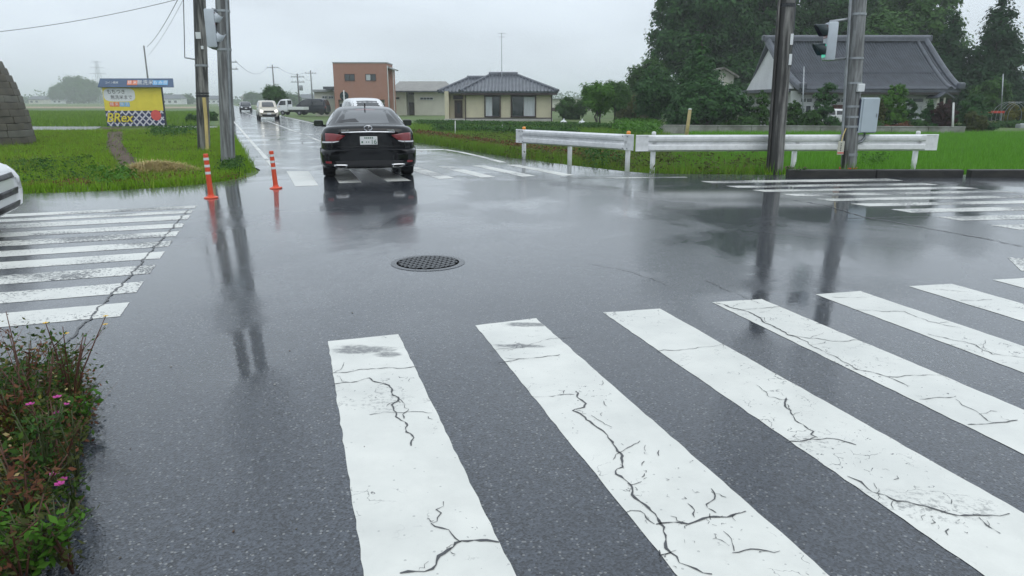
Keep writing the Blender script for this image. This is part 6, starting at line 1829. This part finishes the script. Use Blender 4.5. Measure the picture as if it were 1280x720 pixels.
px_tree('broadleaf_tree', 'tall loose crowned tree behind the right end of the great tile roof', 1100, -45, 1194, 150, 82, 'leaf_loose', 'round', 430, 40, .36, 1.0, .4, G1, 7, inner=.55)
px_tree('conifer_tree', 'narrow dark conifer just beyond the right end of the tile roof', 1163, 18, 1202, 160, 72, 'leaf_conifer', 'cone', 330, 44, .3, .7, .28, G1, 8)
px_tree('conifer_tree', 'tall shaggy conifer standing free against the sky at the right', 1206, -6, 1278, 160, 70, 'leaf_conifer', 'cone', 640, 44, .3, .75, .3, G1, 9, crown_from=.12)
px_tree('broadleaf_tree', 'green rounded tree at the foot of the tall shaggy conifer', 1214, 98, 1256, 160, 60, 'leaf_mid', 'round', 200, 40, .22, .5, .2, G1, 10)
px_tree('broadleaf_tree', 'dark low tree on the left flank of the huge broadleaf tree', 786, 74, 838, 155, 76, 'leaf_mid', 'round', 240, 42, .3, .8, .25, G1, 11, crown_from=.1)
# nearer garden trees left of the farm
px_tree('garden_tree', 'dense dark garden tree in front of the cream house, left of the thick pole', 834, 44, 912, 166, 52, 'leaf_dark', 'cone', 420, 46, .2, .5, .2, None, 12, crown_from=.1)
px_tree('garden_tree', 'low dark garden tree behind the leaning yellow stake', 792, 86, 848, 160, 55, 'leaf_dark', 'round', 300, 44, .22, .55, .2, None, 13, crown_from=.1)
px_tree('garden_tree', 'broad dark garden tree touching the left end of the low wall', 842, 100, 928, 166, 50, 'leaf_dark', 'round', 340, 44, .2, .5, .2, None, 14, crown_from=.06)
px_tree('small_tree', 'small bright green tree with thin trunks in the kitchen garden', 726, 104, 768, 156, 58, 'leaf_bright', 'round', 170, 40, .2, .45, .09, None, 15, multi=3, crown_from=.36)
px_tree('small_tree', 'small darker tree close beside the bright green kitchen garden tree', 752, 101, 786, 152, 63, 'leaf_mid', 'round', 150, 40, .22, .5, .10, None, 16, crown_from=.34)
px_tree('shrub', 'grey green rounded shrub right of the bungalow', 694, 124, 734, 148, 80, 'leaf_mid', 'mound', 150, 40, .25, .5, .08, None, 17, 'shrub')
px_tree('shrub', 'long low mass of shrubs behind the two small trees', 765, 122, 822, 152, 72, 'leaf_olive', 'mound', 200, 40, .26, .5, .08, None, 18, 'shrub')
px_tree('far_tree', 'grey green tree group beyond the two small trees', 764, 102, 815, 145, 110, 'leaf_mid', 'round', 180, 36, .4, .8, .2, None, 19, crown_from=.05)
# garden shrubs behind the wall
SH = [('pine_tree', 'layered clipped pine in front of the red entrance door', 1012, 106, 1049, 164, 48, 'leaf_dark', 'tiers', 1.0), ('shrub', 'low rounded bush at the foot of the layered pine', 1000, 138, 1034, 165, 47, 'leaf_mid', 'mound', .8),
      ('shrub', 'dark bush between the thick pole and the thin grey pole', 980, 126, 1002, 164, 48, 'leaf_mid', 'round', .6), ('shrub', 'green bush under the white gable wall', 938, 112, 962, 165, 48, 'leaf_mid', 'column', .7),
      ('shrub', 'slim dark shrub beside the wooden shed', 922, 118, 942, 164, 49, 'leaf_dark', 'column', .5), ('shrub', 'low green bush on the wall left of the thick pole', 905, 147, 945, 166, 47, 'leaf_mid', 'mound', .6),
      ('topiary_tree', 'bright green domed topiary tree beside the control box', 1099, 101, 1134, 164, 48, 'leaf_bright', 'column', 1.6), ('shrub', 'yellowish upright shrub left of the domed topiary', 1087, 122, 1104, 164, 47.5, 'leaf_olive', 'column', .7),
      ('shrub', 'dark upright shrub right of the domed topiary', 1128, 122, 1143, 164, 48.5, 'leaf_dark', 'column', .6), ('shrub', 'low reddish azalea hedge under the domed topiary', 1102, 153, 1140, 166, 46.5, 'weed_red', 'mound', .7),
      ('shrub', 'dark pointed shrub in front of the right hand windows', 1148, 123, 1174, 165, 48, 'leaf_dark', 'cone', .9), ('shrub', 'dark maroon leaved shrub next to the white pipe', 1166, 126, 1194, 166, 47.5, 'leaf_maroon', 'round', .8),
      ('shrub', 'wide layered evergreen between the white pipe and the red bar', 1192, 121, 1238, 166, 49, 'leaf_dark', 'tiers', 1.4), ('shrub', 'round evergreen bush below the wide layered evergreen', 1200, 138, 1232, 167, 47.5, 'leaf_olive', 'mound', .8),
      ('shrub', 'yellow green bush above the greenhouse hoops', 1258, 121, 1284, 146, 57, 'leaf_yellow', 'mound', .7), ('shrub', 'low dark hedge below the red bar', 1238, 150, 1276, 166, 55.5, 'leaf_mid', 'mound', .6),
      ('shrub', 'low green hedge in front of the long windows', 1050, 148, 1098, 166, 47, 'leaf_mid', 'mound', .8), ('shrub', 'clipped green mound left of the maroon shrub', 1138, 150, 1168, 166, 46.6, 'leaf_mid', 'mound', .6)]
for k, (n, l, u0, v0, u1, v1, Y, m, sh, q) in enumerate(SH):
    px_tree(n, l, u0, v0, u1, v1, Y, m, sh, int(150 * q) + 40, 38, .13, None, .07, G2 if n == 'shrub' else None, 30 + k, 'tree' if n.endswith('tree') else 'shrub', crown_from=.04 if sh != 'tiers' else .1)
# far trees
px_tree('roadside_tree', 'lone green tree beside the far road near the parked vehicles', 329, 107, 357, 143, 92, 'leaf_mid', 'round', 200, 40, .28, .6, .16, None, 60, crown_from=.35, zg=-.1)
px_tree('far_tree', 'large misty tree group in the field left of the billboard', 78, 97, 126, 133, 600, 'leaf_mid', 'round', 460, 40, 1.8, 4.0, .5, None, 61, crown_from=.02, zg=-.2)
px_tree('far_tree', 'lower misty tree on the left flank of the field tree group', 60, 105, 94, 133, 610, 'leaf_mid', 'round', 260, 40, 1.8, 3.4, .5, None, 62, crown_from=.02, zg=-.2)
px_tree('far_tree', 'misty dark tree behind the dark roofed far house', 203, 119, 222, 134, 520, 'leaf_mid', 'round', 140, 36, 1.6, 2.4, .3, None, 63, crown_from=.05, zg=-.2)
px_tree('far_tree', 'misty round tree between far house and dark pole', 224, 120, 242, 134, 480, 'leaf_mid', 'round', 140, 36, 1.5, 2.2, .3, None, 64, crown_from=.05, zg=-.2)
px_tree('far_tree', 'misty tree clump at the left end of the far bend', 306, 119, 336, 135, 430, 'leaf_mid', 'round', 160, 36, 1.4, 2.2, .3, None, 65, crown_from=.05, zg=-.2)
px_tree('far_tree', 'misty trees behind the truck and right of the roadside tree', 352, 121, 376, 136, 350, 'leaf_mid', 'round', 160, 36, 1.2, 2.0, .3, None, 66, crown_from=.05, zg=-.2)
px_tree('shrub', 'dark green bush at the field edge behind the yellow guy guard', 232, 143, 252, 158, 52, 'leaf_mid', 'mound', 110, 36, .16, None, .05, None, 67, 'shrub', zg=-.12)
px_tree('shrub', 'dark green bush between the two left poles', 256, 139, 272, 154, 60, 'leaf_mid', 'mound', 90, 36, .16, None, .05, None, 68, 'shrub', zg=-.12)
# long far tree belt that reads as one mass
g = np.random.default_rng(77); n = 700
xs = g.uniform(-640, 640, n); ys = g.uniform(650, 760, n); hs = g.uniform(4, 11, n) * (0.75 + .35 * np.sin(xs / 37.0))
P = np.column_stack([xs, ys, np.zeros(n)])
Q = P[:, None, :] + g.normal(size=(n, 60, 3)) * np.array([4.5, 4, .5]); Q[:, :, 2] = np.abs(g.uniform(0, 1, (n, 60)) * hs[:, None])
leaves('far_tree_belt', Q.reshape(-1, 3), 2.2, 'leaf_mid', None, .7, kind='stuff', seed=78)

# ================================================================== THE WEEDY BED AT THE NEAR LEFT CORNER
bed = [(-1.26, 1.0), (-1.67, 2.1), (-1.99, 2.95), (-2.24, 3.45), (-2.58, 3.88), (-3.4, 3.75), (-4.6, 3.2), (-4.6, 0.6), (-1.4, .4)]
struct(sheet('soil_bed', rough_edge([Vector((*p_, 0)) for p_ in bed] + [Vector((*bed[0], 0))], .07, .03, 9), .005, 'wet_soil'))
P = scatter_xy(bed, 5200, 90); P[:, 2] = .012
b_ = blades('bed_grass', P, .22, .008, 'weed_green', seed=91, lean=.3)
P = scatter_xy(bed, 1600, 92); P[:, 2] = .012
blades('bed_dry_stems', P, .30, .006, 'weed_red', seed=93, lean=.55)
def low_leaves(name, n, h, size, mat, seed, edge=0.0):
    g = np.random.default_rng(seed); P = scatter_xy(bed, n, seed); 
    P[:, 2] = .02 + g.uniform(0, 1, n) ** 1.3 * h
    o = leaves(name, P, size, mat, None, .5, seed=seed); o['kind'] = 'stuff'; return o
low_leaves('bed_foliage', 19000, .26, .032, 'weed_green', 94)
low_leaves('bed_foliage', 5000, .30, .026, 'leaf_olive', 95)
low_leaves('bed_foliage', 7200, .24, .024, 'weed_red', 96)
low_leaves('bed_foliage', 2200, .26, .024, 'straw', 98)
low_leaves('bed_foliage', 1800, .32, .022, 'leaf_yellow', 97)
g = np.random.default_rng(123); E_ = []
for (xa, ya), (xb, yb) in zip(bed[:4], bed[1:5]):
    k = int(900 * math.hypot(xb - xa, yb - ya)); f = g.uniform(0, 1, k)
    E_.append(np.column_stack([xa + (xb - xa) * f + g.normal(size=k) * .045 + .01, ya + (yb - ya) * f + g.normal(size=k) * .03, .01 + g.uniform(0, 1, k) ** 1.6 * .15]))
E_ = np.concatenate(E_); n3 = len(E_) // 3
for k_, (m_, s_) in enumerate((('weed_green', .030), ('leaf_olive', .026), ('weed_red', .024))):
    o = leaves('bed_edge_foliage', E_[k_::3], s_, m_, None, .5, seed=130 + k_); o['kind'] = 'stuff'
def weed_plant(label, p, h, n_st, mat, stem_mat, seed, leafsize=.03, flower=None, nfl=3, spread=.16, per=20, name='weed_plant'):
    t = thing(name, label, 'plant', (p[0], p[1], .01)); g = np.random.default_rng(seed); gr = random.Random(seed)
    pts = []; tips = []
    mb = MB()
    for k in range(n_st):
        a = gr.uniform(0, 6.28); l = gr.uniform(.4, 1) * spread; hh = h * gr.uniform(.7, 1.05)
        c = [Vector((0, 0, 0)), Vector((math.cos(a) * l * .3, math.sin(a) * l * .3, hh * .4)), Vector((math.cos(a) * l * .7, math.sin(a) * l * .7, hh * .75)), Vector((math.cos(a) * l, math.sin(a) * l, hh))]
        mb.tube(c, [.0045, .004, .003, .0018], 5); tips.append(c[-1])
        for i in range(per):
            f = gr.uniform(.12, 1); j = min(2, int(f * 3)); q = c[j].lerp(c[j + 1], f * 3 - j); pts.append(q + Vector((gr.gauss(0, .018), gr.gauss(0, .018), gr.gauss(0, .012))))
        if gr.random() < .8:
            q = c[2]; a2 = a + gr.uniform(-1.4, 1.4); e = q + Vector((math.cos(a2) * .07, math.sin(a2) * .07, .06)); mb.tube([q, e], [.0025, .0012], 4); tips.append(e)
            for i in range(4): pts.append(q.lerp(e, gr.random()) + Vector((gr.gauss(0, .01), gr.gauss(0, .01), gr.gauss(0, .008))))
    mb.build('stem', stem_mat, t, True)
    leaves('leaf', np.array([tuple(q) for q in pts]), leafsize, mat, t, .45, seed=seed, kind='stuff')
    if flower:
        for q in tips[:nfl]:
            f = MB(); R_ = .015 if flower == 'petal_pink' else .011
            for k in range(6):
                a = 2 * PI * k / 6; f.add([(q.x, q.y, q.z), (q.x + R_ * math.cos(a - .45), q.y + R_ * math.sin(a - .45), q.z + R_ * .35), (q.x + R_ * 1.25 * math.cos(a), q.y + R_ * 1.25 * math.sin(a), q.z + R_ * .45), (q.x + R_ * math.cos(a + .45), q.y + R_ * math.sin(a + .45), q.z + R_ * .35)], [(0, 1, 2, 3)])
            f.lathe([(.002, 0), (.004, .003), (.001, .006)], 6, Matrix.Translation(q + Vector((0, 0, .001))))
            f.build('flower', flower, t)
    return t
def bp(u, v, z): return gp(u, v, z)
weed_plant('weed with magenta flowers in the middle of the corner bed', bp(54, 497, .30), .30, 5, 'weed_green', 'stem_red', 201, .032, 'petal_pink', 4, .07)
weed_plant('weed with magenta flowers at the kerb side of the corner bed', bp(84, 586, .22), .22, 4, 'weed_green', 'stem_green', 202, .03, 'petal_pink', 3, .05)
weed_plant('tall twiggy weed with tiny yellow flowers leaning over the asphalt', bp(86, 480, .15), .50, 7, 'leaf_mid', 'stem_red', 203, .022, 'petal_yellow', 4, .22, 9)
weed_plant('tall thin reddish weed at the far end of the corner bed', bp(28, 470, .2), .46, 6, 'weed_red', 'stem_red', 204, .026, None, 0, .18, 12)
weed_plant('broad leaved green weed hanging over the edge of the corner bed', bp(104, 520, .06), .15, 8, 'leaf_bright', 'stem_green', 205, .045, None, 0, .12, 8)
weed_plant('bushy green weed near the bottom of the corner bed', bp(30, 650, .22), .24, 12, 'leaf_bright', 'stem_green', 206, .035, None, 0, .2, 26)
weed_plant('reddish bushy weed halfway along the corner bed', bp(22, 580, .25), .28, 10, 'weed_red', 'stem_red', 207, .03, None, 0, .2, 22)
gr = random.Random(41)
for k in range(16):
    q = bp(gr.uniform(-20, 95), gr.uniform(455, 690), .2)
    hh = gr.uniform(.22, .42); lm = gr.choice(['weed_green', 'leaf_mid', 'leaf_olive', 'leaf_yellow', 'weed_red']); sm_ = gr.choice(['stem_green', 'stem_red'])
    lab = '%s %s%s weed with %s stems in the corner bed' % ('tall' if hh > .36 else 'middling' if hh > .29 else 'short', '', {'weed_green': 'dark green', 'leaf_mid': 'mid green', 'leaf_olive': 'olive', 'leaf_yellow': 'yellowish', 'weed_red': 'rusty leaved'}[lm], {'stem_green': 'green', 'stem_red': 'reddish'}[sm_])
    weed_plant(lab, q, hh, gr.randint(4, 8), lm, sm_, 220 + k, gr.uniform(.022, .036), None, 0, gr.uniform(.1, .2), 16)['group'] = 'leafy stalks in the corner bed'
# pink flowers at the foot of the thick pole
q = gp(990, 221); weed_plant('pink flowering plant at the kerb end by the thick pole', (q.x + .05, q.y - .02), .20, 14, 'leaf_mid', 'stem_green', 208, .05, 'petal_pink', 22, .24, 8, 'flowering_plant')

# ------------------------------------------------------------------ rain haze
hz = MB().box((0, 400, 17.0), (4800, 4400, 37.5)).build('haze', None)
hz['kind'] = 'stuff'
hm = bpy.data.materials.new('haze'); hm.use_nodes = True
hn = hm.node_tree; hn.nodes.clear()
ho = hn.nodes.new('ShaderNodeOutputMaterial'); hv = hn.nodes.new('ShaderNodeVolumePrincipled')
hv.inputs['Color'].default_value = (0.93, 0.96, 0.99, 1)
hv.inputs['Density'].default_value = 0.00075
hn.links.new(hv.outputs[0], ho.inputs['Volume'])
hz.data.materials.append(hm)
